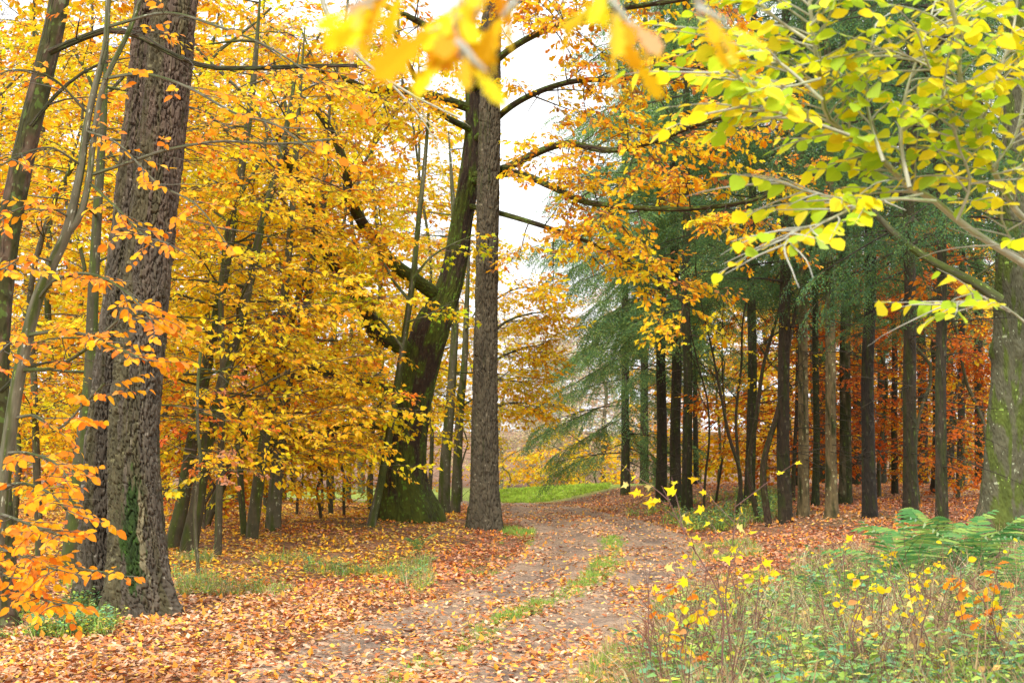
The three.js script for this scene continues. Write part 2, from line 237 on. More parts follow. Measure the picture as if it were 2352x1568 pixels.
const KIT = {
  gold: variants(3, (k) => spray(11 + k, [...GOLD, ...YELLOW], { n: 30, len: 0.75, size: 0.085, spread: 0.32 })),
  yellow: variants(3, (k) => spray(21 + k, YELLOW, { n: 32, len: 0.8, size: 0.09, spread: 0.34 })),
  orange: variants(3, (k) => spray(31 + k, [...ORANGE, ...ORANGE, ...GOLD], { n: 28, len: 0.7, size: 0.08, spread: 0.3 })),
  rust: variants(2, (k) => spray(41 + k, RUST, { n: 28, len: 0.7, size: 0.085, spread: 0.3 })),
  oak: variants(4, (k) => spray(51 + k, [...GOLD, ...ORANGE, [0.56, 0.26, 0.08]], { n: 20, len: 0.5, size: 0.105, shape: OAK4, spread: 0.22, tilt: 1, width: 0.62 })),
  oakgold: variants(3, (k) => spray(61 + k, [...GOLD, ...YELLOW], { n: 22, len: 0.5, size: 0.105, shape: OAK4, spread: 0.24, tilt: 1, width: 0.62 })),
  maple: variants(2, (k) => spray(71 + k, [...YELLOW, ...LIME], { n: 18, len: 0.5, size: 0.1, shape: MAPLE, spread: 0.24, tilt: 0.9, width: 0.75 })),
  far: variants(3, (k) => spray(81 + k, [...YELLOW, ...GOLD], { n: 40, len: 1.3, size: 0.17, spread: 0.6, r0: 0.008 })),
  farOrange: variants(2, (k) => spray(91 + k, [...ORANGE, ...GOLD, ...PALE], { n: 40, len: 1.3, size: 0.17, spread: 0.6, r0: 0.008 })),
  hazePale: variants(2, (k) => spray(96 + k, PALE, { n: 22, len: 1.3, size: 0.12, spread: 0.6, r0: 0.009, twig: [0.4, 0.36, 0.32] })),  // pale leaf and twig colours stand in for distance haze
  spruce: variants(3, (k) => spruceSpray(101 + k, SPRUCE, {})),
  spruceFar: variants(2, (k) => spruceSpray(111 + k, [[0.15, 0.27, 0.08], [0.1, 0.22, 0.09], [0.24, 0.34, 0.08]], { len: 0.9, side: 10, needles: 12, nl: 0.05, nw: 0.012 })),
};

// ---------------------------------------------------------------- growing trees
function wander(r, o, dir, len, n, wig, lift) { const pts = [o.clone()], d = dir.clone().normalize(), q = o.clone(); for (let k = 0; k < n; k++) { d.x += r.s(wig); d.y += r.s(wig * 0.7) + lift / n; d.z += r.s(wig); d.normalize(); q.addScaledVector(d, len / n); pts.push(q.clone()); } return pts; }
const taper = (n, a, b) => Array.from({ length: n }, (_, k) => lerp(a, b, k / (n - 1)));
const along = (pts, t) => { const f = clamp(t, 0, 0.9999) * (pts.length - 1), k = Math.floor(f); return [pts[k].clone().lerp(pts[k + 1], f - k), pts[k + 1].clone().sub(pts[k]).normalize()]; };
const sideways = (r, dir, angle) => { const h = V(dir.x, 0, dir.z); if (h.lengthSq() < 0.01) h.set(r.s(1), 0, r.s(1)); h.normalize().applyAxisAngle(UP, angle); h.y = dir.y * 0.5; return h.normalize(); };
// twigs off a limb: returns geometries, and pushes spray matrices
function dress(r, limb, rl, base, o, list, geos, tint) {
  const L = limb.reduce((a, p, k) => a + (k ? p.distanceTo(limb[k - 1]) : 0), 0), n = Math.max(2, Math.round(L * (o.subs ?? 2.2)));
  for (let k = 0; k < n; k++) {
    const t = lerp(o.from ?? 0.25, 1, (k + r()) / n), [q, d] = along(limb, t), l = (o.subLen ?? 0.9) * r.r(0.5, 1.2) * (1.15 - 0.5 * t), dir = sideways(r, d, (k % 2 ? 1 : -1) * r.r(0.5, 1.2)); dir.y += r.s(o.vert ?? 0.35) + (o.rise ?? 0);
    const pts = wander(r, q, dir, l, 3, 0.18, o.droop ?? -0.15); geos.push(trunkGeo(pts, taper(4, Math.min(rl * 0.5, 0.003 + 0.008 * l), 0.002), base, { seg: o.fine ?? 4, step: l / 3 }));
    if (r() < (o.bare ?? 0)) continue;
    const m = Math.max(1, Math.round(l * (o.density ?? 4)));
    for (let j = 0; j < m; j++) { const [p, e] = along(pts, lerp(0.15, 1, (j + r()) / m)); list.push(leafy(r, p.sub(base), e, o, tint)); }
  }
}
const leafy = (r, p, e, o, tint) => { const dir = sideways(r, e, r.s(0.9)); dir.y += r.r(-0.5, 0.15) + (o.hang ?? 0); return [basis(p, dir, V(r.s(0.45), 1, r.s(0.45)), (o.scale ?? 1) * r.r(0.75, 1.2)), new THREE.Color(tint[0] * r.r(0.86, 1.1), tint[1] * r.r(0.82, 1.12), tint[2])]; };
let seedNo = 100;
// o: name,label,category,group, trunk pts + rad, mat, limbs [[pts, r0, r1]], auto {n, from, to, len, ...}, kit, trunkOpt
function tree(o) {
  const r = RNG(o.seed ?? ++seedNo), base = o.pts[0].clone(); base.y = surfY(base.x, base.z);
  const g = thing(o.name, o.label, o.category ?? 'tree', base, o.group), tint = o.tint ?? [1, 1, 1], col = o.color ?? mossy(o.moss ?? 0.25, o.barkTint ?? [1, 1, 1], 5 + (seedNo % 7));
  const pts = [V(o.pts[0].x, base.y - 0.25, o.pts[0].z), ...o.pts.map((p) => p.clone())]; pts[1].y = Math.max(pts[1].y, base.y);
  part('trunk', trunkGeo(pts, [o.rad[0], ...o.rad], base, { color: col, off: r() * 3, ...(o.trunkOpt ?? {}) }), o.mat, g);
  const list = variants(o.kit ? o.kit.length : 1, () => []), limbs = (o.limbs ?? []).map(([p, a, b]) => [p, taper(p.length, a, b)]);
  const A = o.auto, autos = [];
  if (A) for (let k = 0; k < A.n; k++) {
    const t = lerp(A.from, A.to ?? 0.98, (k + r()) / A.n), [q] = along(o.pts, t), az = (A.az ?? 0) + (A.azs ?? Math.PI) * r.s(1), el = (A.el ?? 0.3) + r.s(0.3), l = A.len * r.r(0.65, 1.2) * lerp(1, A.top ?? 0.6, t);
    const p = wander(r, q, V(Math.cos(az) * Math.cos(el), Math.sin(el), Math.sin(az) * Math.cos(el)), l, 6, A.wig ?? 0.16, A.lift ?? -0.25); autos.push([p, taper(7, Math.max(0.008, (A.r ?? 0.1) * 0.22 * r.r(0.5, 1)), 0.004)]);
  }
  const D = o.dress ?? {}, merged = [];
  for (const [k, [p, w]] of [...limbs, ...autos].entries()) {
    const own = k < limbs.length, geos = []; geos.push(trunkGeo(p, w, base, { seg: own ? (o.limbSeg ?? 9) : 5, step: own ? 0.18 : 0.3, color: col, off: r() * 3 }));
    const mine = []; if (o.kit) dress(r, p, w[0], base, D, mine, geos, tint);
    for (const m of mine) list[Math.floor(r() * list.length)].push(m);
    if (own) part('limb', mergeGeometries(geos), o.mat, g); else merged.push(...geos);
  }
  if (merged.length) part('branches', mergeGeometries(merged), o.mat, g, 'stuff');
  if (o.kit) list.forEach((l, k) => l.length && copies('crown', o.kit[k], o.leafMat ?? leafMat, l, g));
  return g;
}
const pix = (list, d) => list.map(([x, y, z]) => P(x, y, z ?? d));
const wide = (list, d) => list.map((w) => w * K * d);        // half widths in photo units -> radii

// ---------------------------------------------------------------- hero trees, left of the track
const plateAt = (seed, cw, ch) => (a, v, r) => {           // [height 0..1, tone] of flaky bark: warped plates, split by short cracks, a whole number round the stem
  const n = 2 * Math.max(4, Math.round(Math.PI * r / cw)), u = a / (2 * Math.PI) * n, w = 0.75 * noise2(u, v / ch * 1.2, n, 0, seed + 3) + 0.25 * noise2(u * 3, v / ch * 4, n * 3, 0, seed + 5), y = v / ch * (1 + 0.0) + 0.8 * noise2(u, v / ch * 0.8, n, 0, seed + 4) + 0.25 * noise2(u * 3, v / ch * 3, n * 3, 0, seed + 6);
  const [e, id] = cells(u + w, y, n, 0, seed), c2 = Math.abs(noise2(u * 1.5, y * 2.6, n * 1.5, 0, seed + 7)), c3 = 0.5 + 0.5 * fbm(u * 4, y * 5, 2, n * 4, 0, seed + 8);
  return [ss(0.03, 0.16, e) * (0.6 + 0.4 * id) * (0.6 + 0.4 * ss(0.02, 0.14, c2)) * (0.85 + 0.15 * c3), 0.65 * id + 0.35 * c3];
};
const plates = (seed, deep = 0.05, cw = 0.052, ch = 0.15) => { const at = plateAt(seed, cw, ch); return (a, v, s, r) => { const [h] = at(a, v, r); return deep * (h - 0.5) + 0.006 * fbm(a * 24 / (2 * Math.PI), v * 26, 3, 24, 0, seed + 2); }; };
const roots = (dirs, r0, hgt = 0.35) => (a, v) => { let f = 0; const up = Math.max(0, v - 0.25); for (const [d, k] of dirs) { let t = Math.abs(a - d); t = Math.min(t, 2 * Math.PI - t); f += k * Math.exp(-((t / 0.32) ** 2)); } return r0 * (0.16 * Math.exp(-((up / (hgt * 1.4)) ** 2)) + f * Math.exp(-((up / hgt) ** 1.3))); };
const both = (f, g) => (a, v, s, r) => f(a, v, s, r) + g(a, v, s, r);
const pineColour = (seed, redFrom, o = {}) => { const at = plateAt(o.plates ?? 5, 0.052, 0.15); return (q, v, a) => {
  const [, id] = at(a, v, o.r ?? 0.22), w = a > Math.PI ? a - 2 * Math.PI : a, n = fbm(a * 3.2, v * 1.3, 4, 0, 0, seed), n2 = fbm(a * 12, v * 9, 3, 0, 0, seed + 9), olive = ss(0.0, 0.4, n + (o.olive ?? 0) * ss(0.3, -0.6, w)) * 0.75;
  const k = 0.7 + 0.35 * id + 0.25 * n2, up = ss(redFrom, redFrom + 2.5, v + n); let c = [0.56 * k, 0.52 * k, 0.45 * k].map((x, i) => lerp(x, [0.66, 0.5, 0.42][i] * k, up)).map((x, i) => lerp(x, [0.42, 0.42, 0.18][i] * k, olive));
  if (o.moss) { const [ma, mv] = o.moss, m = ss(0.4, 0.62, Math.exp(-(((w - ma) / 0.5) ** 2) - (((v - mv) / 0.6) ** 2)) + 0.5 * n2 + 0.25 * n); c = c.map((x, i) => lerp(x, [0.13, 0.34, 0.02][i] * (0.8 + 0.6 * n2), m)); const sc = ss(0.0, 0.05, 0.13 - Math.abs(w - 0.52 - 0.16 * Math.sin(v * 4) - 0.1 * noise2(v * 9, 1, 0, 0, 5)) - 0.1 * ss(0.25, 0.55, Math.abs(v - 1.05))); c = c.map((x, i) => lerp(x, [1.1, 1.08, 0.75][i], sc)); }
  return c;
}; };
{
  const d = 14.6, b = onGround(318, d);
  tree({ name: 'pine_tree', label: 'thick old pine trunk with moss patch and pale scar, beside the leafy track', mat: pineBark, color: pineColour(3, 2.6, { moss: [0.12, 1.05], olive: 0.5 }),
    pts: [b, ...pix([[312, 1200], [306, 1000], [322, 800], [340, 600], [362, 400], [382, 200], [402, 0], [430, -300], [455, -600]], d)], rad: wide([72, 60, 54, 53, 51, 50, 50, 47, 40, 30], d),
    trunkOpt: { seg: 240, step: 0.013, disp: both(plates(5), roots([[1.25, 0.6], [0.2, 0.2], [2.9, 0.3], [4.4, 0.3], [5.4, 0.25]], 0.26, 0.3)) } });
  const d2 = 15.2, b2 = onGround(226, d2);
  tree({ name: 'pine_tree', label: 'darker thin pine trunk standing tight behind the mossy old pine', mat: pineBark, color: pineColour(8, 3.6, { plates: 15, r: 0.17 }),
    pts: [b2, ...pix([[226, 1200], [240, 1000], [263, 800], [284, 600], [306, 400], [325, 200], [340, 0], [360, -300]], d2)], rad: wide([46, 42, 40, 38, 35, 33, 31, 29, 24], d2),
    trunkOpt: { seg: 180, step: 0.015, disp: both(plates(15), roots([[3.6, 0.35], [5.2, 0.3]], 0.2, 0.3)) } });
}
// centre pine
{
  const d = 26, b = onGround(1113, d);
  tree({ name: 'pine_tree', label: 'straight tall pine trunk standing right of the mossy oak at the track edge', mat: pineBark, color: (q, v, a) => { const n = fbm(a * 3, v * 1.2, 4, 0, 0, 44), n2 = fbm(a * 8, v * 4, 3, 0, 0, 45); const m = ss(0.1, 0.5, n + 0.3 * Math.sin(a - 2.4)); return [lerp(0.46, 0.32, m) + 0.12 * n2, lerp(0.43, 0.37, m) + 0.12 * n2, lerp(0.33, 0.17, m) + 0.07 * n2]; },
    pts: [b, ...pix([[1113, 1100], [1114, 900], [1117, 700], [1120, 500], [1124, 300], [1128, 100], [1132, -200], [1136, -500]], d)], rad: wide([37, 31, 27, 25, 24, 23, 21, 18, 12], d),
    trunkOpt: { seg: 180, step: 0.02, disp: both(plates(25, 0.055, 0.06, 0.24), roots([[1, 0.2], [2.6, 0.25], [4.2, 0.2]], 0.25, 0.3)) } });
}
// the mossy oak
{
  const d = 27, b = onGround(932, d), W = (a, c) => [a * K * d, c * K * d];
  const L = (list, a, c, d0 = d, d1 = d) => [list.map(([x, y], k) => P(x, y, lerp(d0, d1, k / (list.length - 1)))), ...W(a, c)];
  const ridges = (a, v, s, r) => { const n = Math.round(2 * Math.PI * r / 0.09), x = a / (2 * Math.PI) * n + 0.6 * noise2(v * 3, n, 0, 0, 3); return 0.03 * (Math.abs(Math.sin(x * Math.PI)) ** 0.6 - 0.5) + 0.03 * fbm(a * 2, v * 1.6, 2, 0, 0, 9) * Math.sin(a / 2); };
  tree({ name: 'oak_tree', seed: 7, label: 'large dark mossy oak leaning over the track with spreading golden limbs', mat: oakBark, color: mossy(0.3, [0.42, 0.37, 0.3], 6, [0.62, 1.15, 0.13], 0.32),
    pts: [b, ...pix([[926, 1120], [938, 980], [962, 850], [990, 755], [1024, 680], [1046, 600], [1062, 500], [1078, 400], [1088, 300], [1086, 200], [1078, 100], [1080, -60], [1090, -260]], d)], rad: wide([64, 50, 44, 43, 42, 30, 26, 24, 22, 19, 16, 13, 10, 5], d),
    trunkOpt: { seg: 60, step: 0.05, disp: both(ridges, roots([[0.6, 0.3], [1.9, 0.35], [3.3, 0.4], [5, 0.3]], 0.5, 0.55)) }, limbSeg: 12,
    limbs: [
      L([[948, 810], [900, 785], [862, 765], [838, 700], [790, 635], [742, 565], [716, 490], [690, 420], [662, 370], [640, 310]], 20, 8, d, 23),
      L([[1005, 680], [950, 640], [900, 602], [858, 550], [825, 500], [800, 450], [796, 400], [770, 320], [720, 240]], 17, 7, d, 23.6),
      L([[910, 905], [870, 886], [800, 872], [720, 850], [640, 835], [575, 822]], 10, 5, 26.6, 23),
      L([[895, 985], [850, 978], [760, 984], [700, 1000], [650, 1018]], 7, 3, 26.6, 25),
      L([[1080, 405], [1160, 386], [1230, 352], [1300, 330], [1400, 345], [1500, 325], [1620, 280], [1740, 255]], 10, 3, d, 21),
      L([[1070, 420], [1180, 398], [1270, 430], [1340, 462], [1430, 474], [1560, 480], [1700, 466], [1830, 430]], 9, 3, d, 21),
      L([[1066, 470], [1150, 490], [1250, 520], [1350, 555], [1440, 600], [1520, 660], [1580, 700]], 7, 2, d, 23),
      L([[1084, 250], [980, 216], [900, 206], [850, 206], [790, 180], [700, 150]], 11, 4, d, 25),
      L([[1084, 210], [1150, 130], [1250, 70], [1400, 25], [1560, 0], [1700, -30]], 9, 3, d, 21),
      L([[1080, 130], [980, 60], [880, 10], [780, -50]], 9, 4, d, 25),
      L([[1082, 330], [1180, 240], [1300, 190], [1430, 180], [1580, 160], [1720, 150]], 8, 3, d, 22),
      L([[1078, 90], [1180, 10], [1300, -60], [1450, -110]], 8, 3, d, 22),
      L([[1086, 300], [1000, 250], [940, 150], [900, 60]], 8, 3, d, 24),
    ], kit: [...KIT.oak.slice(0, 2), ...KIT.oakgold], dress: { subs: 4.2, subLen: 1.4, from: 0.25, density: 3.8, droop: -0.3, bare: 0.12, vert: 1.1 } });
}
// slender maple pole beside the oak
tree({ name: 'maple_sapling', label: 'slender maple pole with yellow green leaves growing against the oak trunk', mat: beechBark, moss: 0.5, pts: [onGround(852, 25.4), ...pix([[872, 1120], [900, 960], [925, 800], [948, 640], [962, 500], [975, 380], [985, 250]], 25.6)], rad: wide([11, 9, 9, 8, 7, 6, 5, 3], 25.5),
  trunkOpt: { seg: 10 }, limbs: [[pix([[925, 800], [880, 740], [830, 700], [790, 670]], 25), 0.03, 0.01], [pix([[940, 690], [900, 640], [880, 600], [840, 580]], 24.6), 0.03, 0.01], [pix([[948, 640], [990, 590], [1040, 560], [1090, 540]], 25), 0.025, 0.01], [pix([[935, 740], [990, 720], [1040, 690]], 25), 0.02, 0.008]], kit: KIT.maple, dress: { subs: 4, subLen: 0.7, density: 4, from: 0.35 } });
// leaning tree at the left edge
tree({ name: 'oak_tree', label: 'leaning dark trunk curving up along the left edge of the wood', mat: oakBark, moss: 0.45, barkTint: [0.8, 0.74, 0.66], pts: [onGround(12, 13.4), ...pix([[4, 1250], [-8, 1000], [-4, 740], [14, 560], [38, 430], [66, 300], [98, 170], [128, 40], [150, -120], [160, -400]], 13.4)], rad: wide([36, 28, 27, 27, 27, 26, 25, 24, 23, 21, 14], 13.4), trunkOpt: { seg: 30, step: 0.06, disp: (a, v) => 0.006 * fbm(a * 12, v * 8, 3, 0, 0, 4) * Math.sin(a / 2) },
  limbs: [[pix([[112, 120], [170, 95], [250, 68], [320, 84], [400, 128], [480, 154], [580, 156], [700, 152], [820, 150]], 12.6), 8 * K * 13, 4 * K * 13], [pix([[70, 290], [130, 215], [200, 160], [270, 130]], 12), 5 * K * 13, 2 * K * 13], [pix([[0, 900], [70, 840], [150, 830]], 12.6), 0.02, 0.008]], kit: KIT.orange, dress: { subs: 3, subLen: 0.8, density: 1.6, bare: 0.4, scale: 0.85, from: 0.1 } });
// further trunks on the left
const mossTrunk = (label, px, d, list, w, extra = {}) => tree({ name: 'beech_tree', label, group: 'mossy trunks left of the track', mat: beechBark, moss: extra.moss ?? 0.3, barkTint: extra.tint ?? [0.5, 0.47, 0.36], pts: [onGround(px, d), ...pix(list, d)], rad: wide([w[0], ...taper(list.length, w[1], w[2] * 0.7).slice(0, -1), 1.2], d), trunkOpt: { seg: 18, step: 0.12 }, auto: { n: extra.n ?? 16, from: 0.3, len: 2.4, r: 0.12, el: 0.25, lift: -0.2 }, kit: extra.kit ?? [...KIT.gold], dress: { subs: 2.6, subLen: 0.9, density: extra.density ?? 3, bare: 0.15 } });
mossTrunk('mossy trunk rising behind the orange beech at the foot of the pines', 160, 17.2, [[168, 1200], [185, 1050], [205, 880], [212, 700], [222, 500], [235, 300], [250, 0]], [24, 19, 10], { n: 8, kit: KIT.orange, density: 1.6 });
mossTrunk('slanting mossy trunk just right of the pines, outer one of its pair', 396, 22, [[415, 1170], [440, 1020], [470, 860], [490, 760], [520, 600], [545, 450], [580, 200], [600, -50]], [20, 16, 9]);
mossTrunk('slanting mossy trunk just right of the pines, inner one of its pair', 432, 21.5, [[450, 1170], [470, 1040], [505, 900], [540, 780], [575, 640], [600, 520], [650, 330], [690, 100]], [22, 17, 8]);
mossTrunk('smooth grey green beech stem with mossy foot left of lichen spotted one', 578, 23.5, [[590, 1130], [612, 980], [632, 860], [650, 700], [668, 520], [680, 340], [700, 60]], [15, 14, 7], { tint: [0.62, 0.62, 0.48], moss: 0.15 });
mossTrunk('beech stem spotted with white lichen between grey stem and the oak', 626, 25, [[632, 1130], [645, 1000], [660, 880], [690, 760], [720, 600], [745, 420], [760, 200]], [19, 16, 8], { tint: [0.8, 0.8, 0.68], moss: 0.08 });
mossTrunk('slanting pale stem leaning right across the gap behind mossy pair', 470, 26, [[520, 1090], [580, 960], [630, 860], [680, 700], [720, 560], [770, 380]], [12, 11, 6], { tint: [0.66, 0.66, 0.55] });
mossTrunk('mossy stem far back between the slanting pair and grey beech', 548, 37, [[546, 1080], [545, 900], [552, 700], [548, 500], [540, 250]], [17, 14, 8], { kit: KIT.yellow });
mossTrunk('lichen spotted trunk behind the oak, left one of two', 1020, 32, [[1022, 1080], [1032, 950], [1040, 840], [1046, 700], [1042, 500], [1030, 300]], [15, 13, 7], { n: 9, tint: [0.7, 0.7, 0.58], kit: KIT.yellow });
mossTrunk('lichen spotted trunk behind the oak, one nearest the pine', 1046, 33.5, [[1050, 1080], [1056, 950], [1066, 840], [1072, 700], [1080, 500]], [12, 11, 6], { n: 8, tint: [0.7, 0.7, 0.58], kit: KIT.gold });
tree({ name: 'beech_tree', label: 'golden beech reaching past the straight pine toward the meadow gap', mat: beechBark, moss: 0.25, barkTint: [0.5, 0.47, 0.36], pts: [onGround(1088, 33), ...pix([[1090, 1000], [1096, 850], [1110, 700], [1120, 600]], 33)], rad: wide([9, 8, 7, 5, 3], 33), limbs: [[pix([[1092, 960], [1150, 930], [1200, 925], [1240, 935]], 32), 0.04, 0.01], [pix([[1096, 860], [1150, 820], [1200, 800], [1250, 790]], 32), 0.04, 0.01], [pix([[1100, 800], [1160, 740], [1220, 720], [1262, 715]], 32), 0.04, 0.01], [pix([[1110, 720], [1150, 680], [1200, 660], [1240, 665]], 32), 0.03, 0.01], [pix([[1096, 880], [1140, 870], [1180, 875], [1220, 880]], 33.5), 0.03, 0.01]], kit: KIT.gold, dress: { subs: 8, subLen: 0.9, density: 6, from: 0.1 } });

// understory and wood behind, left: each tree from its own seed
const ORD = ['first', 'second', 'third', 'fourth', 'fifth', 'sixth', 'seventh', 'eighth', 'ninth', 'tenth', 'eleventh', 'twelfth', 'thirteenth', 'fourteenth', 'fifteenth', 'sixteenth', 'seventeenth', 'eighteenth', 'nineteenth', 'twentieth'];
const ordered = (spots, say) => (k) => say(ORD[spots.filter((q) => q[0] < spots[k][0] || (q[0] === spots[k][0] && q[1] < spots[k][1])).length]);
const wood = (name, label, group, spots, f) => spots.forEach(([px, d, top, lean], k) => {
  const b = onGround(px, d), q = f(k), r = RNG(900 + Math.round(px + d * 7)), n = 6, pts = [b]; for (let j = 1; j <= n; j++) { const t = j / n; pts.push(V(b.x + (lean ?? r.s(0.6)) * t * t * 2 + r.s(0.12), b.y + top * t, b.z + r.s(0.3) * t)); }
  tree({ name, label: typeof label === 'function' ? ordered(spots, label)(k) : label, group, mat: q.mat ?? beechBark, moss: q.moss ?? 0.3, barkTint: q.tintBark ?? [0.75, 0.72, 0.62], pts, rad: taper(n + 1, q.r ?? 0.1, 0.02), trunkOpt: { seg: 9, step: 0.4 }, seed: 500 + Math.round(px * 3 + d * 11), tint: q.tint, auto: { n: q.n ?? 18, from: q.from ?? 0.12, len: q.len ?? 2.6, r: q.r ?? 0.1, el: q.el ?? 0.25, lift: -0.25, top: 0.55 }, kit: q.kit, dress: { subs: q.subs ?? 2, subLen: q.subLen ?? 1, density: q.density ?? 3, bare: q.bare ?? 0.1, scale: q.scale ?? 1, fine: 3, from: 0.2 } });
});
wood('beech_tree', (n) => n + ' golden understory beech from the left edge, among the mossy trunks', 'golden understory beeches',
  [[90, 20, 7.5], [320, 20.5, 7.5], [500, 21, 7.5], [560, 24, 9], [640, 26, 9], [760, 31, 10.5], [420, 27, 9.5], [180, 27, 9.5], [610, 33, 11.5], [30, 25, 8.5], [850, 33, 11.5], [985, 37, 12.5]],
  (k) => ({ kit: k % 3 === 1 ? KIT.yellow : k % 3 ? KIT.gold : [...KIT.gold, ...KIT.orange], r: 0.06, n: 24, density: 3.3, tintBark: [0.5, 0.46, 0.36], moss: 0.15, subs: 2.2 }));
wood('maple_tree', (n) => n + ' bright yellow tree from the left edge, deep in the wood', 'yellow trees deep in the wood left',
  [[-60, 34, 15], [110, 38, 17], [250, 42, 18], [380, 38, 17], [480, 46, 19], [650, 44, 18], [760, 40, 16], [880, 46, 17], [960, 52, 18], [330, 54, 19], [560, 58, 20], [160, 58, 20], [800, 60, 21], [0, 48, 17]],
  (k) => ({ kit: k % 4 === 2 ? KIT.farOrange : KIT.far, r: 0.12, n: 26, len: 3.4, density: 1.8, subLen: 1.3, from: 0.08, tintBark: [0.5, 0.46, 0.38] }));
wood('hazel_bush', (n) => n + ' low golden brown bush from the left edge, filling the woodland floor', 'low bushes in the left wood', [[60, 30, 3], [470, 25.5, 2.2], [640, 27, 2.4], [740, 27.5, 2.6], [200, 33, 3.4], [330, 29, 2.6], [440, 36, 3.4], [520, 30, 2.6], [590, 42, 4], [680, 31, 3], [740, 34, 3.4], [790, 28.5, 2.6], [850, 40, 4], [960, 44, 4.5], [110, 40, 4], [380, 46, 4.6], [690, 48, 5], [1060, 48, 4]], (k) => ({ kit: k % 3 === 0 ? KIT.gold : k % 3 === 1 ? [...KIT.yellow, ...KIT.rust] : [...KIT.gold, ...KIT.orange], r: 0.035, n: 15, len: 1.7, from: 0.03, el: 0.6, density: 3.2, subLen: 0.8, tintBark: [0.5, 0.42, 0.36], moss: 0.05 }));

// ---------------------------------------------------------------- spruces, right of the track
function spruce(label, px, d, w, o = {}) {
  const r = RNG(3000 + px), b = onGround(px, d), top = o.top ?? (1.55 + 0.36 * d), R = w * K * d / 2, g = thing('spruce_tree', label, 'tree', b, o.group ?? 'spruce trunks right of the track');
  const lean = o.lean ?? r.s(0.1), pts = [V(0, -0.25, 0)], rad = [R * 1.2]; for (let k = 0; k <= 8; k++) { const t = k / 8; pts.push(V(lean * t + r.s(0.03), Math.max(0.02, top * t), r.s(0.03))); rad.push(R * (1.08 - 0.55 * t) * (k ? 1 : 1.1)); }
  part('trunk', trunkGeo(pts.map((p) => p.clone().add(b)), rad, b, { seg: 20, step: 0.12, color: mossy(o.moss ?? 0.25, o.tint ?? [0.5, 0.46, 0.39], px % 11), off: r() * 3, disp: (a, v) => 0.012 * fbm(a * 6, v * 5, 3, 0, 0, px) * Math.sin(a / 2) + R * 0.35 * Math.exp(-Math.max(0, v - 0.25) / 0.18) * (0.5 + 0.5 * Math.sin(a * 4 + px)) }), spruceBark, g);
  const dead = [], lv = variants(o.far ? 2 : 3, () => []), kit = o.far ? KIT.spruceFar : KIT.spruce, low = o.low ?? 4.2, live = [];
  for (let y = 0.9; y < low + 1.5; y += r.r(0.07, 0.19)) { const az = r() * 6.283, l = r.r(0.3, 1.5); dead.push(trunkGeo(wander(r, V(lean * y / top, y, 0), V(Math.cos(az), r.r(-0.25, 0.3), Math.sin(az)), l, 4, 0.16, -0.25), taper(5, 0.011, 0.003), V(0, 0, 0), { seg: 4, step: 0.25 })); }
  for (let y = low; y < top; y += (o.gap ?? 0.2) * r.r(0.6, 1.4)) {
    const az = o.az !== undefined ? o.az + r.s(o.azs ?? 1.6) : r() * 6.283, l = (o.len ?? 2.6) * r.r(0.6, 1.15) * lerp(0.75, 1, ss(low, low + 2, y)) * lerp(1, 0.6, ss(top * 0.6, top * 1.1, y));
    const p = wander(r, V(lean * y / top, y, 0), V(Math.cos(az), r.r(-0.35, 0.05), Math.sin(az)), l, 6, 0.08, o.droop ?? -0.25); live.push(trunkGeo(p, taper(7, 0.022, 0.005), V(0, 0, 0), { seg: 4, step: 0.4 }));
    const m = Math.round(l * (o.density ?? 6));
    for (let k = 0; k < m; k++) { const t = lerp(0.25, 1, (k + r()) / m), [q, e] = along(p, t), h = sideways(r, e, (k % 2 ? 1 : -1) * r.r(0.2, 1.3)); h.y = -r.r(0.15, 1) * (o.hang ?? 1); const c = r.r(0.8, 1.25); lv[k % lv.length].push([basis(q, h, V(r.s(0.3), 1, r.s(0.3)), (o.scale ?? 1) * r.r(0.65, 1.15)), new THREE.Color(c, c, c * r.r(0.85, 1.15))]); }
  }
  if (dead.length) part('dead_branches', mergeGeometries(dead), spruceBark, g, 'stuff');
  if (live.length) part('branches', mergeGeometries(live), spruceBark, g, 'stuff');
  lv.forEach((l, k) => l.length && copies('crown', kit[k], needleMat, l, g));
}
spruce('spruce with low drooping green branches nearest the meadow gap', 1438, 41, 19, { far: 1, low: 1.0, len: 2.9, density: 6, gap: 0.16, top: 12 });
spruce('dark spruce trunk second from the meadow gap', 1520, 36, 23, { far: 1, low: 3.4, tint: [0.5, 0.48, 0.44], density: 4.5 });
spruce('brown spruce trunk third from the meadow gap', 1553, 34, 24, { far: 1, low: 4 });
spruce('mossy spruce trunk fourth from the meadow gap', 1579, 31.5, 22, { far: 1, low: 4, moss: 0.45 });
spruce('thin far spruce pole between mossy trunk and hazel stems', 1597, 44, 11, { far: 1, low: 5 });
spruce('spotted spruce trunk rising from the ferny hollow behind hazel stems', 1724, 30, 22, { low: 5, moss: 0.4 });
spruce('thick brown spruce trunk at the leafy edge, first of the close row', 1802, 26, 29, { low: 4.4, tint: [0.46, 0.39, 0.32] });
spruce('pale ringed spruce trunk in the close row, left of the green pole', 1848, 26.5, 24, { low: 4.6, tint: [2.1, 1.95, 1.5], moss: 0.12 });
spruce('thin green mossy pole between two pale ringed trunks', 1875, 29, 15, { low: 5, moss: 0.75 });
spruce('pale ringed spruce trunk in the close row, right of the green pole', 1907, 25.6, 25, { low: 4.6, tint: [2.1, 1.95, 1.5], moss: 0.12 });
spruce('ivy and lichen covered trunk behind the close row', 1942, 29.5, 26, { low: 5, tint: [1.3, 1.3, 1.1], moss: 0.45 });
spruce('nearly black spruce trunk in the middle of the close row', 1998, 25, 30, { low: 4, tint: [0.24, 0.22, 0.2], moss: 0.06 });
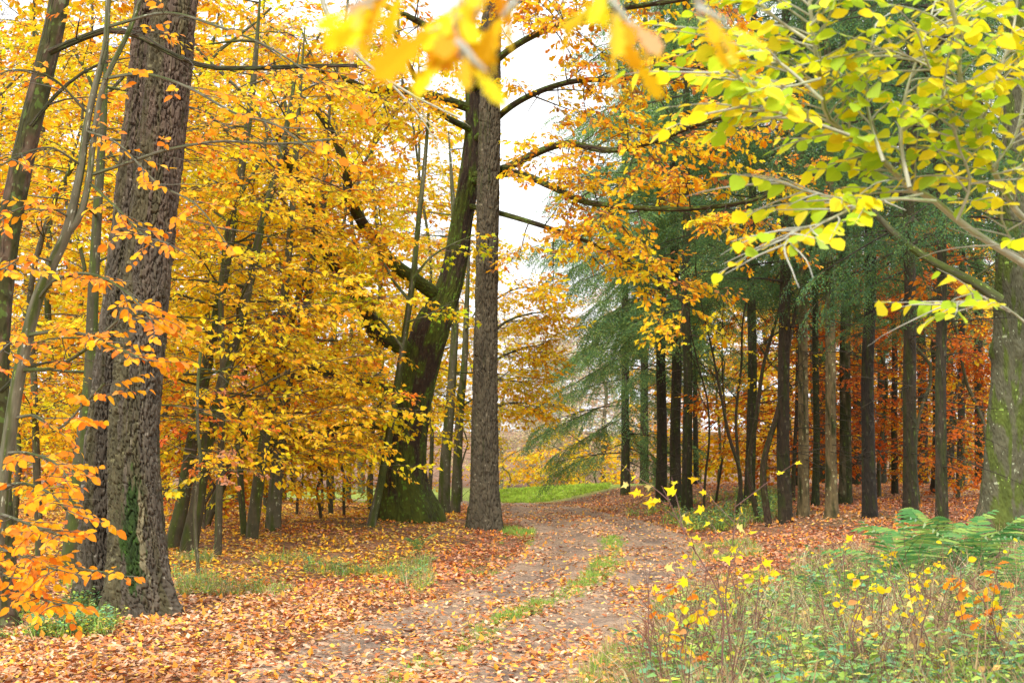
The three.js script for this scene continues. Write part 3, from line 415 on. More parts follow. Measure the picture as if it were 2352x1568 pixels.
spruce('thin dark pole behind the nearly black spruce', 2054, 33, 14, { low: 5.5, tint: [0.5, 0.45, 0.4] });
spruce('brown spruce trunk with green sprays left of the big grey tree', 2090, 23.5, 31, { low: 3.6, len: 2.4, moss: 0.35 });
spruce('thin spruce pole deep in shade near the big grey tree', 2152, 33, 19, { low: 5 });
spruce('farther thin spruce pole deep in shade near the big grey tree', 2208, 36, 16, { low: 5 });
const backRow = [[1835, 38, 20], [1890, 44, 22], [1970, 40, 20], [2025, 44, 20], [2120, 42, 22], [2180, 48, 22], [2250, 42, 22], [2330, 36, 22], [1480, 52, 18]];
for (const [px, d, w] of backRow) spruce(ORD[backRow.filter((q) => q[0] < px).length] + ' of the back row spruces, counted from the meadow gap', px, d, w, { far: 1, low: 4.5, density: 3.2, gap: 0.3, group: 'spruces farther back' });
spruce('spruce with heavy hanging green curtains high beside the yellow branches', 2165, 19.5, 26, { low: 4.3, len: 2.7, hang: 2, gap: 0.16, density: 7, scale: 1.05, az: Math.PI * 0.75, azs: 1.6, tint: [0.5, 0.45, 0.4] });

// thin bare hazel stems in the hollow
for (const [k, [px, d, lean, top, w]] of [[1616, 30, -0.5, 5, 0.03], [1645, 33, 0.5, 5.5, 0.03], [1690, 28, -0.9, 5, 0.045], [1706, 29, 0.4, 6, 0.04], [1742, 27, 0.9, 6, 0.06], [1766, 26, 1.3, 6.5, 0.07], [1822, 30, 0.2, 7, 0.05]].entries()) {
  const b = onGround(px, d), r = RNG(4100 + px), pts = [b]; for (let j = 1; j <= 6; j++) { const t = j / 6; pts.push(V(b.x + lean * t * t * 0.8 + r.s(0.06) + 0.15 * Math.sin(t * 4 + k), b.y + top * t, b.z + r.s(0.1))); }
  tree({ name: 'hazel_tree', label: ORD[k] + ' thin bare hazel between the spruces, counted from the track', group: 'hazel stems in the hollow', mat: oakBark, moss: 0.3, barkTint: [0.55, 0.5, 0.42], pts, rad: taper(7, w, 0.008), trunkOpt: { seg: 8, step: 0.2 }, auto: { n: 9, from: 0.35, len: 1.4, r: 0.06, el: 0.7, lift: 0.1 }, kit: [KIT.yellow[0]], dress: { subs: 3, subLen: 0.7, density: 1, bare: 0.8, scale: 0.6 } });
}
// big pale tree on the right
const plateRight = plates(35, 0.026, 0.038, 0.13);
{
  const d = 19.5, b = onGround(2306, d);
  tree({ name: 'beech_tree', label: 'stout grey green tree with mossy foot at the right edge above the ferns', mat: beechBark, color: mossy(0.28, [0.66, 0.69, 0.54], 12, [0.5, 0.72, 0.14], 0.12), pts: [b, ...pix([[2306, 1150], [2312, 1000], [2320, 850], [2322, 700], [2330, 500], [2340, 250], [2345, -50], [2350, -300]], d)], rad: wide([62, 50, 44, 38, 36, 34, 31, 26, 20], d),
    trunkOpt: { seg: 150, step: 0.022, disp: both((a, v, s, r) => plateRight(a, v, s, r) + 0.018 * fbm(a * 5, v * 3.4, 4, 0, 0, 18) * Math.sin(a / 2) + 0.05 * Math.exp(-(((v - 2.9) / 0.12) ** 2)) * Math.max(0, Math.sin(a * 1.5 + 1)), roots([[0.8, 0.25], [2.4, 0.45], [4, 0.3]], 0.36)) },
    limbs: [[pix([[2300, 690], [2240, 650], [2170, 615], [2110, 580], [2060, 540], [2010, 490], [1960, 440]], 18.6), 12 * K * d, 5 * K * d]], kit: [KIT.rust[0]], dress: { subs: 2, subLen: 0.6, density: 0.6, bare: 0.7 } });
}
wood('oak_sapling', 'young oak with rusty brown leaves just right of the old pine', undefined, [[455, 18.6, 2.9, 0]], () => ({ kit: [...KIT.rust, spray(47, [[0.62, 0.34, 0.18], [0.66, 0.26, 0.06], [0.56, 0.22, 0.08]], { n: 24, len: 0.5, size: 0.085, shape: OAK4, width: 0.6 })], r: 0.025, n: 12, len: 0.9, from: 0.35, density: 2.6, subLen: 0.5, scale: 0.8 }));
// orange beeches glowing between the spruces, and yellow bushes farther
wood('beech_tree', (n) => n + ' orange young beech among the spruce trunks, from the track', 'orange beeches among the spruces', [[1800, 31, 5], [1930, 31, 5.5], [2020, 32, 6], [2110, 29, 5.5], [2200, 31, 6], [2080, 36, 7], [2260, 29, 5], [1870, 36, 6.5], [2170, 38, 7]], (k) => ({ kit: k % 2 ? KIT.rust : [...KIT.orange, ...KIT.rust], r: 0.05, n: 22, len: 2.1, from: 0.08, density: 3.6, subLen: 0.85 }));
wood('hazel_bush', (n) => n + ' yellow or copper bush beyond the spruces, from the meadow gap', 'bushes beyond the spruces', [[1650, 50, 6.5], [1730, 54, 7], [1590, 58, 8], [1820, 56, 8], [1900, 62, 9], [1970, 56, 9], [2040, 62, 9], [2110, 56, 9], [2180, 62, 9], [2250, 54, 9], [2330, 60, 9]], (k) => ({ kit: k % 3 ? KIT.farOrange : KIT.far, r: 0.06, n: 22, len: 2.7, from: 0.05, density: 2, subLen: 1.1 }));
// trees round the meadow at the track end, paled in colour to imitate haze
wood('birch_tree', (n) => n + ' tree paled in colour for haze, with few leaves, across the meadow, from left', 'pale trees across the meadow', [[1150, 86, 11], [1215, 92, 11], [1285, 96, 11.5], [1340, 104, 12]], () => ({ kit: KIT.hazePale, r: 0.12, n: 26, len: 4, density: 1.8, tintBark: [1.3, 1.3, 1.25], moss: 0, subLen: 1.6 }));
wood('beech_tree', (n) => n + ' copper tree paled in colour for haze beyond the meadow, from left', 'copper trees across the meadow', [[1385, 88, 12], [1450, 92, 15], [1090, 100, 16], [1510, 96, 18], [1320, 124, 13], [1240, 128, 13]], () => ({ kit: KIT.hazePale, r: 0.18, n: 30, len: 4.5, density: 1.6, subLen: 1.8, scale: 1.3 }));
wood('hazel_bush', (n) => n + ' low yellow bush on the meadow edge, from left', 'yellow bushes at the meadow edge', [[1170, 74, 2.4], [1232, 76, 2.6], [1290, 74, 2.8], [1335, 66, 3.2], [1370, 62, 2.6], [1260, 84, 4]], () => ({ kit: KIT.far, r: 0.04, n: 16, len: 1.6, from: 0.02, density: 2, subLen: 0.8, scale: 0.8 }));
wood('oak_tree', (n) => n + ' tall tree of the far woods closing the view, from left', 'trees of the far woods', variants(17, (k) => [-100 + k * 155, 76 + (k * 37) % 24, 24 + (k * 13) % 6]).filter(([x]) => x < 960 || x > 1540), (k) => ({ kit: k % 3 ? KIT.far : KIT.farOrange, r: 0.22, n: 30, len: 5, density: 1.1, subLen: 1.8, scale: 1.6 }));


// ---------------------------------------------------------------- trees whose single leaves can be told apart
function leafKinds(palette, shape, width, seed) { const r = RNG(seed); return palette.flatMap((c) => [0, 1].map((k) => { const b = new Buf(); b.leaf(V(0, 0, 0), V(1, 0, 0), UP, 1, width * r.r(0.9, 1.1), tone(r, c, 0.06), shape, r.r(0.05, 0.35), r.r(-0.1, 0.35)); return b.geo(); })); }
const LK = { beech: leafKinds([...ORANGE.slice(0, 4), ...ORANGE, GOLD[0], GOLD[2], GOLD[3]], OVATE, 0.68, 1), lime: leafKinds(LIME, OVATE, 0.85, 2), oak: leafKinds([...GOLD, ...YELLOW.slice(0, 2), [0.72, 0.42, 0.2]], OAK, 0.62, 3), yellow: leafKinds([...YELLOW, [0.8, 0.66, 0.2]], MAPLE, 0.85, 4), rust: leafKinds([...RUST, ...ORANGE], OAK, 0.62, 5), hazel: leafKinds([...YELLOW, ...GOLD.slice(0, 3), [0.5, 0.56, 0.04], [0.82, 0.66, 0.35], [0.66, 0.3, 0.1]], OVATE, 0.8, 6) };
function hangLeaves(g, base, leaves, kinds, most = 300) {       // leaves: [world position, dir, normal, length, kind?]
  leaves.sort((a, b) => b[3] / -b[0].z - a[3] / -a[0].z);
  const rest = kinds.map(() => []);
  leaves.forEach(([p, dir, n, l], k) => { const kind = (k * 7 + Math.floor(l * 9999)) % kinds.length, m = basis(p.clone().sub(base), dir, n, l); if (k < most) { const o = part('leaf', kinds[kind], leafMat, g); m.decompose(o.position, o.quaternion, o.scale); } else rest[kind].push([m]); });
  rest.forEach((l, k) => l.length && copies('leaves', kinds[k], leafMat, l, g));
}
// twigs off a limb, each carrying leaves in a flat layer
function twigs(r, limb, base, o, geos, leaves) {
  const L = limb.reduce((a, p, k) => a + (k ? p.distanceTo(limb[k - 1]) : 0), 0), n = Math.max(2, Math.round(L * (o.subs ?? 7)));
  for (let k = 0; k < n; k++) {
    const t = lerp(o.from ?? 0.2, 1, (k + r()) / n), [q, d] = along(limb, t), l = (o.subLen ?? 0.35) * r.r(0.5, 1.3), dir = sideways(r, d, (k % 2 ? 1 : -1) * r.r(0.3, 1.1)); dir.y += r.s(0.3) + (o.rise ?? 0);
    const pts = wander(r, q, dir, l, 4, 0.2, o.droop ?? -0.2); geos.push(trunkGeo(pts, taper(5, 0.0045, 0.0012), base, { seg: 4, step: l / 4 }));
    if (r() < (o.bare ?? 0.1)) continue;
    const m = Math.max(1, Math.round(l * (o.density ?? 16)));
    for (let j = 0; j < m; j++) { const [p, e] = along(pts, lerp(0.2, 1, (j + 0.5 * r()) / m)), ld = sideways(r, e, (j % 2 ? 1 : -1) * r.r(0.3, 1)); ld.y += r.r(-0.9, 0.1) + (o.hang ?? 0); leaves.push([p.addScaledVector(ld, 0.008), ld, V(r.s(0.9), r.r(0.45, 1), r.s(0.6) + 0.5), (o.size ?? 0.066) * r.r(0.6, 1.25)]); }
  }
}
function leafTree(o) {
  const r = RNG(o.seed), base = o.pts ? o.pts[0].clone() : o.at.clone(), g = thing(o.name, o.label, o.category ?? 'tree', base, o.group), leaves = [];
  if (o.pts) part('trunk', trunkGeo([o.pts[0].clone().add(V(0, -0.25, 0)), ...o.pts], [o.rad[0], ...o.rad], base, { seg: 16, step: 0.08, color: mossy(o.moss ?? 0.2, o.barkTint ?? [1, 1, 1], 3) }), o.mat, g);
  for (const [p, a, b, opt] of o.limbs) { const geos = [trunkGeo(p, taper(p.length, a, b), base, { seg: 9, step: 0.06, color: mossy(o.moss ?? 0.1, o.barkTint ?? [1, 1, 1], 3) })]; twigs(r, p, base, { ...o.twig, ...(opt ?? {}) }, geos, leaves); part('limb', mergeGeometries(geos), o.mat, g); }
  hangLeaves(g, base, leaves, o.kinds, o.most);
  return g;
}
{ // the orange beech at the left edge
  const d = 10, S = (list, a, c, d0, d1, opt) => [list.map(([x, y], k) => P(x, y, lerp(d0, d1, k / (list.length - 1)))), a * K * d, c * K * d, opt];
  leafTree({ name: 'beech_tree', seed: 5, label: 'slender grey beech with bright orange leaves at the left edge of the picture', mat: beechBark, barkTint: [0.95, 0.95, 0.88], moss: 0.15, kinds: LK.beech, pts: [onGround(-30, d), ...pix([[-8, 1250], [14, 1050], [45, 850], [84, 690], [122, 600], [152, 535], [168, 470]], d)], rad: wide([22, 17, 16, 15, 14, 13, 12, 11], d),
    twig: { subs: 12, subLen: 0.36, density: 23 },
    limbs: [S([[168, 470], [186, 380], [196, 300], [215, 210], [240, 110], [250, -60]], 10, 6, d, d, { bare: 0.5, from: 0.3, subs: 4 }), S([[150, 540], [180, 500], [202, 420], [214, 320], [236, 200], [300, 60], [340, -60]], 9, 5, d, d, { bare: 0.4, from: 0.3, subs: 4 }),
      S([[84, 690], [130, 640], [190, 628], [250, 645], [310, 690], [350, 740]], 5, 2, d, 9.2), S([[60, 770], [130, 760], [200, 770], [270, 800], [340, 830]], 5, 2, d, 9), S([[45, 850], [120, 845], [200, 800], [280, 730], [340, 720]], 5, 2, d, 9.4, { bare: 0.3 }),
      S([[30, 960], [80, 955], [130, 985], [190, 930], [240, 880]], 4, 2, d, 9.6, { bare: 0.4 }), S([[14, 1040], [60, 1040], [120, 1060], [160, 1100]], 4, 2, d, 9),
      S([[5, 1120], [50, 1110], [110, 1130], [150, 1170]], 4, 2, d, 8.8), S([[0, 1180], [30, 1190], [80, 1210], [140, 1230]], 4, 2, d, 8.8), S([[-8, 1260], [30, 1270], [80, 1290], [130, 1310]], 4, 2, d, 8.7), S([[-8, 1290], [60, 1310], [130, 1305], [210, 1310], [290, 1325]], 4, 2, d, 8.7, { subLen: 0.16, density: 24, subs: 9 }), S([[-20, 1340], [30, 1350], [80, 1370], [140, 1390]], 4, 2, d, 8.7), S([[-8, 1200], [-30, 1230], [-10, 1300], [20, 1330]], 4, 2, d, 9),
      S([[214, 400], [290, 375], [380, 345], [500, 325], [640, 330], [760, 320]], 4, 2, d, 8.8, { bare: 0.35, subs: 5 }), S([[196, 300], [270, 330], [360, 420], [450, 470], [520, 560]], 3, 1.5, d, 9, { bare: 0.45, subs: 5 }), S([[205, 420], [270, 480], [330, 540], [390, 560]], 3, 1.5, d, 9.2, { bare: 0.3 }), S([[236, 180], [330, 170], [430, 200], [540, 260], [640, 290], [720, 350]], 4, 1.5, d, 8.6, { bare: 0.45, subs: 5 }), S([[250, 60], [380, 30], [500, 60], [620, 110], [740, 190]], 4, 1.5, d, 8.6, { bare: 0.5, subs: 5 }), S([[186, 380], [120, 340], [60, 350], [0, 380]], 3, 1.5, d, 9.4, { bare: 0.2 }), S([[160, 500], [100, 470], [40, 480], [-20, 520]], 3, 1.5, d, 9.4), S([[120, 600], [60, 590], [0, 620]], 3, 1.5, d, 9.2), S([[60, 780], [20, 790], [-30, 840]], 3, 1.5, d, 9.3), S([[200, 260], [120, 180], [40, 160], [-30, 180]], 3, 1.5, d, 9.3, { bare: 0.3 })] });
}
{ // yellow green lime branches reaching in from the right
  const d = 5.8, S = (list, a, c, d0, d1, opt) => [list.map(([x, y], k) => P(x, y, lerp(d0, d1, k / (list.length - 1)))), a * K * d, c * K * d, opt], b = onGround(2760, 6.2);
  leafTree({ name: 'linden_tree', seed: 9, label: 'pale linden branches with yellow green leaves reaching in from the right', mat: limeBark, barkTint: [0.95, 0.95, 0.85], moss: 0.02, kinds: LK.lime, pts: [b, ...pix([[2740, 1300], [2700, 1000], [2660, 800], [2640, 500], [2620, 200]], 6.2)], rad: wide([60, 50, 46, 42, 36, 28], 6.2),
    twig: { subs: 22, subLen: 0.32, density: 20, size: 0.068, bare: 0.08, rise: 0.1 },
    limbs: [S([[2660, 800], [2500, 700], [2352, 605], [2280, 560], [2200, 505], [2140, 455], [2090, 430], [2030, 370], [1950, 310], [1900, 265], [1885, 180], [1870, 90], [1860, 0]], 10, 4, 6.2, 5.2, { from: 0.45 }),
      S([[2640, 520], [2450, 520], [2352, 500], [2310, 440], [2280, 385], [2240, 300], [2210, 200], [2200, 90], [2180, -40]], 9, 4, 6.2, 5.2, { from: 0.3 }),
      S([[2150, 462], [2050, 456], [1980, 470], [1880, 515], [1820, 530], [1800, 575]], 4, 1.5, 5.5, 5, { bare: 0.75 }), S([[2120, 445], [2020, 465], [1960, 460], [1860, 440], [1790, 420]], 3, 1.5, 5.5, 5.2, { bare: 0.6 }),
      S([[1950, 310], [1850, 275], [1750, 250], [1690, 240]], 4, 1.5, 5.3, 5, {}), S([[1890, 230], [1800, 150], [1720, 100], [1660, 60]], 4, 1.5, 5.2, 5.2, {}), S([[1870, 100], [1780, 40], [1720, -30]], 4, 1.5, 5.2, 5.2, {}),
      S([[2090, 430], [2070, 330], [2080, 220], [2120, 100], [2150, 0]], 5, 2, 5.4, 5.5, { bare: 0.3 }), S([[2200, 505], [2230, 420], [2200, 330], [2180, 260]], 4, 2, 5.6, 5.4), S([[2030, 370], [2000, 280], [1990, 180], [2010, 60]], 4, 2, 5.3, 5.4, { bare: 0.25 }), S([[2280, 385], [2330, 320], [2352, 220], [2345, 100]], 4, 2, 5.6, 5.6), S([[2240, 300], [2290, 180], [2330, 60], [2340, -40]], 4, 2, 5.5, 5.5), S([[2210, 200], [2130, 150], [2060, 120], [2000, 110]], 3, 1.5, 5.3, 5.2, { bare: 0.2 }), S([[1885, 180], [1800, 200], [1720, 190], [1650, 150]], 3, 1.5, 5.2, 5, {}), S([[1860, 60], [1920, 0], [1960, -60]], 3, 1.5, 5.2, 5.2, {}), S([[2150, 60], [2230, 30], [2300, 20]], 3, 1.5, 5.4, 5.4, {}), S([[2280, 400], [2330, 390], [2380, 360]], 3, 1.5, 5.5, 5.4, {}), S([[2075, 300], [2130, 260], [2180, 200]], 3, 1.5, 5.4, 5.3, {}), S([[2400, 640], [2330, 560], [2300, 500]], 4, 2, 5.8, 5.6, { bare: 0.6 }), S([[2380, 760], [2300, 700], [2220, 690], [2160, 700]], 3, 1, 5.8, 5.6, { bare: 0.9 })] });
}
{ // out of focus oak leaves hanging close to the lens
  const S = (list, a, c, d0, opt) => [list.map(([x, y]) => P(x, y, d0)), a * K * 1.6, c * K * 1.6, opt];
  const t = { subs: 40, subLen: 0.06, density: 40, size: 0.062, bare: 0.1, hang: -0.5, from: 0.15 };
  leafTree({ name: 'oak_branch', category: 'branch', seed: 14, label: 'blurred oak twigs with yellow leaves hanging close overhead at the top', mat: limeBark, barkTint: [0.8, 0.72, 0.66], kinds: LK.oak, at: P(1300, -500, 1.6), twig: t,
    limbs: [S([[1300, -500], [1240, -260], [1160, -100], [1110, -10], [1080, 60]], 9, 3, 1.6, { from: 0.55 }), S([[1240, -260], [1080, -150], [980, -80], [900, -20], [850, 20]], 6, 3, 1.6, { from: 0.5, subs: 24 }), S([[1300, -500], [1420, -250], [1430, -90], [1400, -10], [1420, 40]], 8, 3, 1.7, { from: 0.6, subs: 18 }), S([[1420, -250], [1540, -140], [1590, -30], [1610, 50]], 6, 3, 1.7, { from: 0.6, subs: 16 }), S([[1160, -100], [1060, -30], [1040, 60], [1060, 130]], 5, 2, 1.5, { from: 0.75, subs: 16 }), S([[1160, -120], [1210, -60], [1180, 20]], 4, 2, 1.6, { from: 0.4, subs: 22 })] });
}
leafTree({ name: 'overhanging_branch', category: 'branch', seed: 3, label: 'thin pale bare branch curving down from the top in front of the oak', mat: limeBark, barkTint: [0.8, 0.75, 0.66], kinds: LK.beech, at: P(700, -300, 9), twig: { subs: 4, subLen: 0.3, bare: 0.75, density: 8 }, limbs: [[pix([[700, -300], [735, -20], [760, 50], [800, 105], [880, 175], [960, 225], [1050, 268]], 9), 0.018, 0.006], [pix([[880, 175], [960, 260], [1000, 330], [1020, 420]], 9), 0.007, 0.002]] });

// ---------------------------------------------------------------- saplings and ferns
function sapling(name, label, group, px, d, tip, o) {
  const r = RNG(7000 + Math.round(px * 3 + d * 17)), b = onGround(px, d), T = P(tip[0], tip[1], d + r.s(0.2)), g = thing(name, label, 'sapling', b, group), geos = [], leaves = [], mid = b.clone().lerp(T, 0.5).add(V(o.bend ?? r.s(0.1), 0.05, 0)), main = [b.clone().add(V(0, -0.05, 0)), b.clone().lerp(mid, 0.5), mid, mid.clone().lerp(T, 0.55).add(V(r.s(0.03), 0.02, 0)), T];
  geos.push(trunkGeo(main, taper(5, o.r ?? 0.006, 0.0018), b, { seg: 6, step: 0.06 }));
  for (let k = 0; k < (o.side ?? 5); k++) { const [q, e] = along(main, lerp(o.from ?? 0.35, 0.97, (k + r()) / (o.side ?? 5))), p = wander(r, q, V(r.s(1), r.r(0.1, 0.8), r.s(0.7)), (o.len ?? 0.25) * r.r(0.5, 1.2), 4, 0.15, 0); geos.push(trunkGeo(p, taper(5, 0.003, 0.001), b, { seg: 4, step: 0.08 })); const m = o.leaves ?? 5; for (let j = 0; j < m; j++) { const [w, f] = along(p, lerp(0.3, 1, (j + r()) / m)), dir = sideways(r, f, (j % 2 ? 1 : -1) * r.r(0.3, 1.2)); dir.y += r.r(-1.1, 0.3); leaves.push([w, dir, V(r.s(1), r.r(0.2, 1), r.s(0.6) + 0.5), (o.size ?? 0.06) * r.r(0.45, 1.35)]); } }
  part('stem', mergeGeometries(geos), stemMat, g); hangLeaves(g, b, leaves, o.kinds ?? LK.yellow);
}
const stemMat = new THREE.MeshStandardMaterial({ name: 'sapling_stem', color: new THREE.Color(0.16, 0.075, 0.06), roughness: 0.8, vertexColors: true });
sapling('maple_sapling', 'tall arching reddish stem with bright yellow leaves over the track edge', undefined, 1662, 8, [1520, 1115], { bend: 0.16, r: 0.008, side: 9, leaves: 3, len: 0.4, size: 0.062, from: 0.5 });
sapling('maple_sapling', 'thin reddish stem with pale tip leaf standing before the rut', undefined, 1512, 8.4, [1492, 1300], { bend: -0.03, side: 3, leaves: 2, len: 0.2, size: 0.055, from: 0.7 });
sapling('maple_sapling', 'sapling with yellow leaves spreading toward the hazel stems', undefined, 1700, 8.6, [1690, 1150], { side: 9, leaves: 3, len: 0.45, size: 0.06, from: 0.5 });
sapling('oak_seedling', 'knee high seedling with rusty orange leaves beside the track', undefined, 1565, 8.6, [1552, 1350], { side: 9, leaves: 5, len: 0.2, size: 0.06, kinds: LK.rust, from: 0.3 });
sapling('hazel_seedling', 'seedling thick with golden leaves at the bottom beside the rusty one', undefined, 1600, 8.3, [1590, 1390], { side: 10, leaves: 5, len: 0.2, size: 0.06, kinds: LK.hazel, from: 0.25 });
sapling('oak_seedling', 'oak seedling with bright orange leaves in the undergrowth at the right', undefined, 2290, 9, [2215, 1320], { side: 8, leaves: 6, len: 0.22, size: 0.07, kinds: LK.rust, from: 0.4 });
{ const r = RNG(71), spots = variants(38, () => [1620 + 730 * r(), r.r(7.6, 12.5), r.r(1260, 1530), r.s(30)]), near = (q) => q[1] < 10;
  for (const q of spots) { const [px, d, y, dx] = q, n = ORD[spots.filter((o) => near(o) === near(q) && o[0] < px).length] ?? 'last'; sapling('hazel_seedling', n + ' yellow leaved seedling from the track in the ' + (near(q) ? 'front' : 'rear') + ' of the undergrowth', 'yellow seedlings in the undergrowth', px, d, [px + dx, y], { side: 3 + Math.round(r() * 3), leaves: 2 + Math.round(r()), len: 0.2, size: 0.055, kinds: r() < 0.7 ? LK.hazel : LK.yellow, from: 0.3 }); } }
const frondGeo = variants(4, (k) => { const r = RNG(50 + k), b = new Buf(), f = (t) => V(t * 0.75, 0.62 * t - 0.62 * t * t * (0.75 + 0.15 * k), 0.03 * Math.sin(t * 4 + k)); const pts = variants(9, (j) => f(j / 8)); b.tube(pts, taper(9, 0.005, 0.001), [0.2, 0.26, 0.08], 3); for (let j = 0; j < 15; j++) for (const sg of [-1, 1]) { const t = 0.14 + 0.84 * j / 15, o = f(t), X = f(t + 0.02).sub(o).normalize(), L = 0.2 * Math.sin(Math.PI * Math.min(1, t * 0.78 + 0.2)) * r.r(0.85, 1.1) + 0.01, side = V(0, 0, sg), dir = side.addScaledVector(X, 0.45); dir.y -= 0.12 + r.s(0.2); b.leaf(o, dir, V(-0.3 + r.s(0.3), 1, r.s(0.3)), L, 0.024, tone(r, r.pick([[0.08, 0.23, 0.06], [0.13, 0.3, 0.08], [0.26, 0.38, 0.08]]), 0.15), [[0, 0.3], [0.2, 0.5], [0.32, 0.3], [0.45, 0.46], [0.6, 0.26], [0.75, 0.3], [1, 0]], 0.15, 0.25); } return b.geo(); });
function fern(label, px, d, s, n, group) { const r = RNG(Math.round(px + d * 3)), b = onGround(px, d), g = thing('fern', label, 'fern', b, group); for (let k = 0; k < n; k++) { const o = part('frond', frondGeo[k % 4], greenMat, g); o.rotation.set(0, k / n * 6.283 + r.s(0.4), r.s(0.25) + 0.6); o.scale.setScalar(s * r.r(0.75, 1.2)); o.position.y = 0.02; } }
fern('tall green fern at the foot of the stout grey tree', 2150, 15.5, 1.45, 7); fern('broad fern left of the tallest fern', 2070, 14.6, 1.25, 7); fern('fern leaning right of the tallest fern under the grey trunk', 2235, 14.8, 1.25, 7);
fern('bluish fern low at the edge of the leafy ground', 1890, 12.6, 0.75, 7); fern('pale flattened fern among the seedlings', 1860, 10.8, 0.7, 7); fern('small fern on the bank in front of the oak', 958, 21.5, 0.55, 5); fern('fern at the right edge in front of the grey trunk', 2320, 13, 0.95, 8); fern('fern in the undergrowth between the tall ferns and seedlings', 2010, 13, 0.8, 7); fern('fern among brambles near the right edge', 2260, 11, 0.75, 7);

// ---------------------------------------------------------------- ground cover
function cover(name, label, category, geos, mat, list) { const g = thing(name, label, category, V(0, 0, 0)); g.userData.kind = 'stuff'; list.forEach((l, k) => l.length && copies(name + '_patch', geos[k], mat, l, g)); return g; }
{
  const geos = variants(8, (k) => { const r = RNG(400 + k), b = new Buf(); for (let j = 0; j < 20; j++) { const a = r() * 6.283, q = 0.34 * Math.sqrt(r()), L = r.r(0.035, 0.078); b.leaf(V(Math.cos(a) * q, r.r(0.004, 0.03), Math.sin(a) * q), V(r.s(1), r.s(0.22), r.s(1)), V(r.s(0.45), 1, r.s(0.45)), L, L * r.r(0.55, 0.75), tone(r, r.pick(TAN), 0.25), r() < 0.5 ? OAK4 : OVAL3, r.r(-0.3, 0.5), r.r(-0.3, 0.4)); } return b.geo(); });
  const list = geos.map(() => []), r = RNG(17); let n = 0;
  while (n < 15000) { const d = 7.5 + 36 * r() ** 1.5, x = r.s(0.44) * d, s = x - pathX(d), a = Math.abs(s), lit = fbm(x * 0.8, d * 0.8, 3, 0, 0, 90); n++; let keep = a < 1.5 ? 0.5 - 0.3 * Math.exp(-(((a - 0.72) / 0.28) ** 2)) + 0.35 * lit : 0.95; if (s > 1.8 && d < 14) keep = 0.55; if (r() > keep) continue; const y = surfY(x, -d), red = a > 1.3 && fbm(x * 0.35, d * 0.35, 2, 0, 0, 33) > -0.1 && d > 17 ? 0.82 : 1, c = r.r(0.85, 1.15); list[n % 8].push([basis(V(x, y, -d), V(r.s(1), 0, r.s(1)), V((land(x - 0.1, -d) - land(x + 0.1, -d)) * 5, 1, 0.012), r.r(0.8, 1.15)), s < -2.6 && d > 18 && r() < 0.6 ? new THREE.Color(c * 1.3, c * 1.55, c * 0.5) : new THREE.Color(c, c * red, c * red)]); }
  cover('leaf_litter', 'brown and orange fallen leaves covering the forest floor', 'fallen leaves', geos, litterMat, list);
  const ground = scene.getObjectByName('ground'), kinds = TAN.flatMap((c, k) => [OAK, OVATE].map((sh) => { const q = RNG(k + 5), b = new Buf(); b.leaf(V(0, 0, 0), V(1, 0, 0), UP, 1, 0.65, tone(q, c, 0.15), sh, q.r(-0.2, 0.4), q.r(-0.25, 0.35)); return b.geo(); }));
  for (let k = 0; k < 300; k++) { const d = r.r(9.6, 13), x = lerp(-0.36, 0.12, r()) * d, o = part('fallen_leaf', kinds[k % kinds.length], litterMat, ground), s = r.r(0.05, 0.09); basis(V(x, surfY(x, -d) + r.r(0.02, 0.035), -d), V(r.s(1), r.s(0.2), r.s(1)), V(r.s(0.4), 1, r.s(0.4)), s).decompose(o.position, o.quaternion, o.scale); }
}
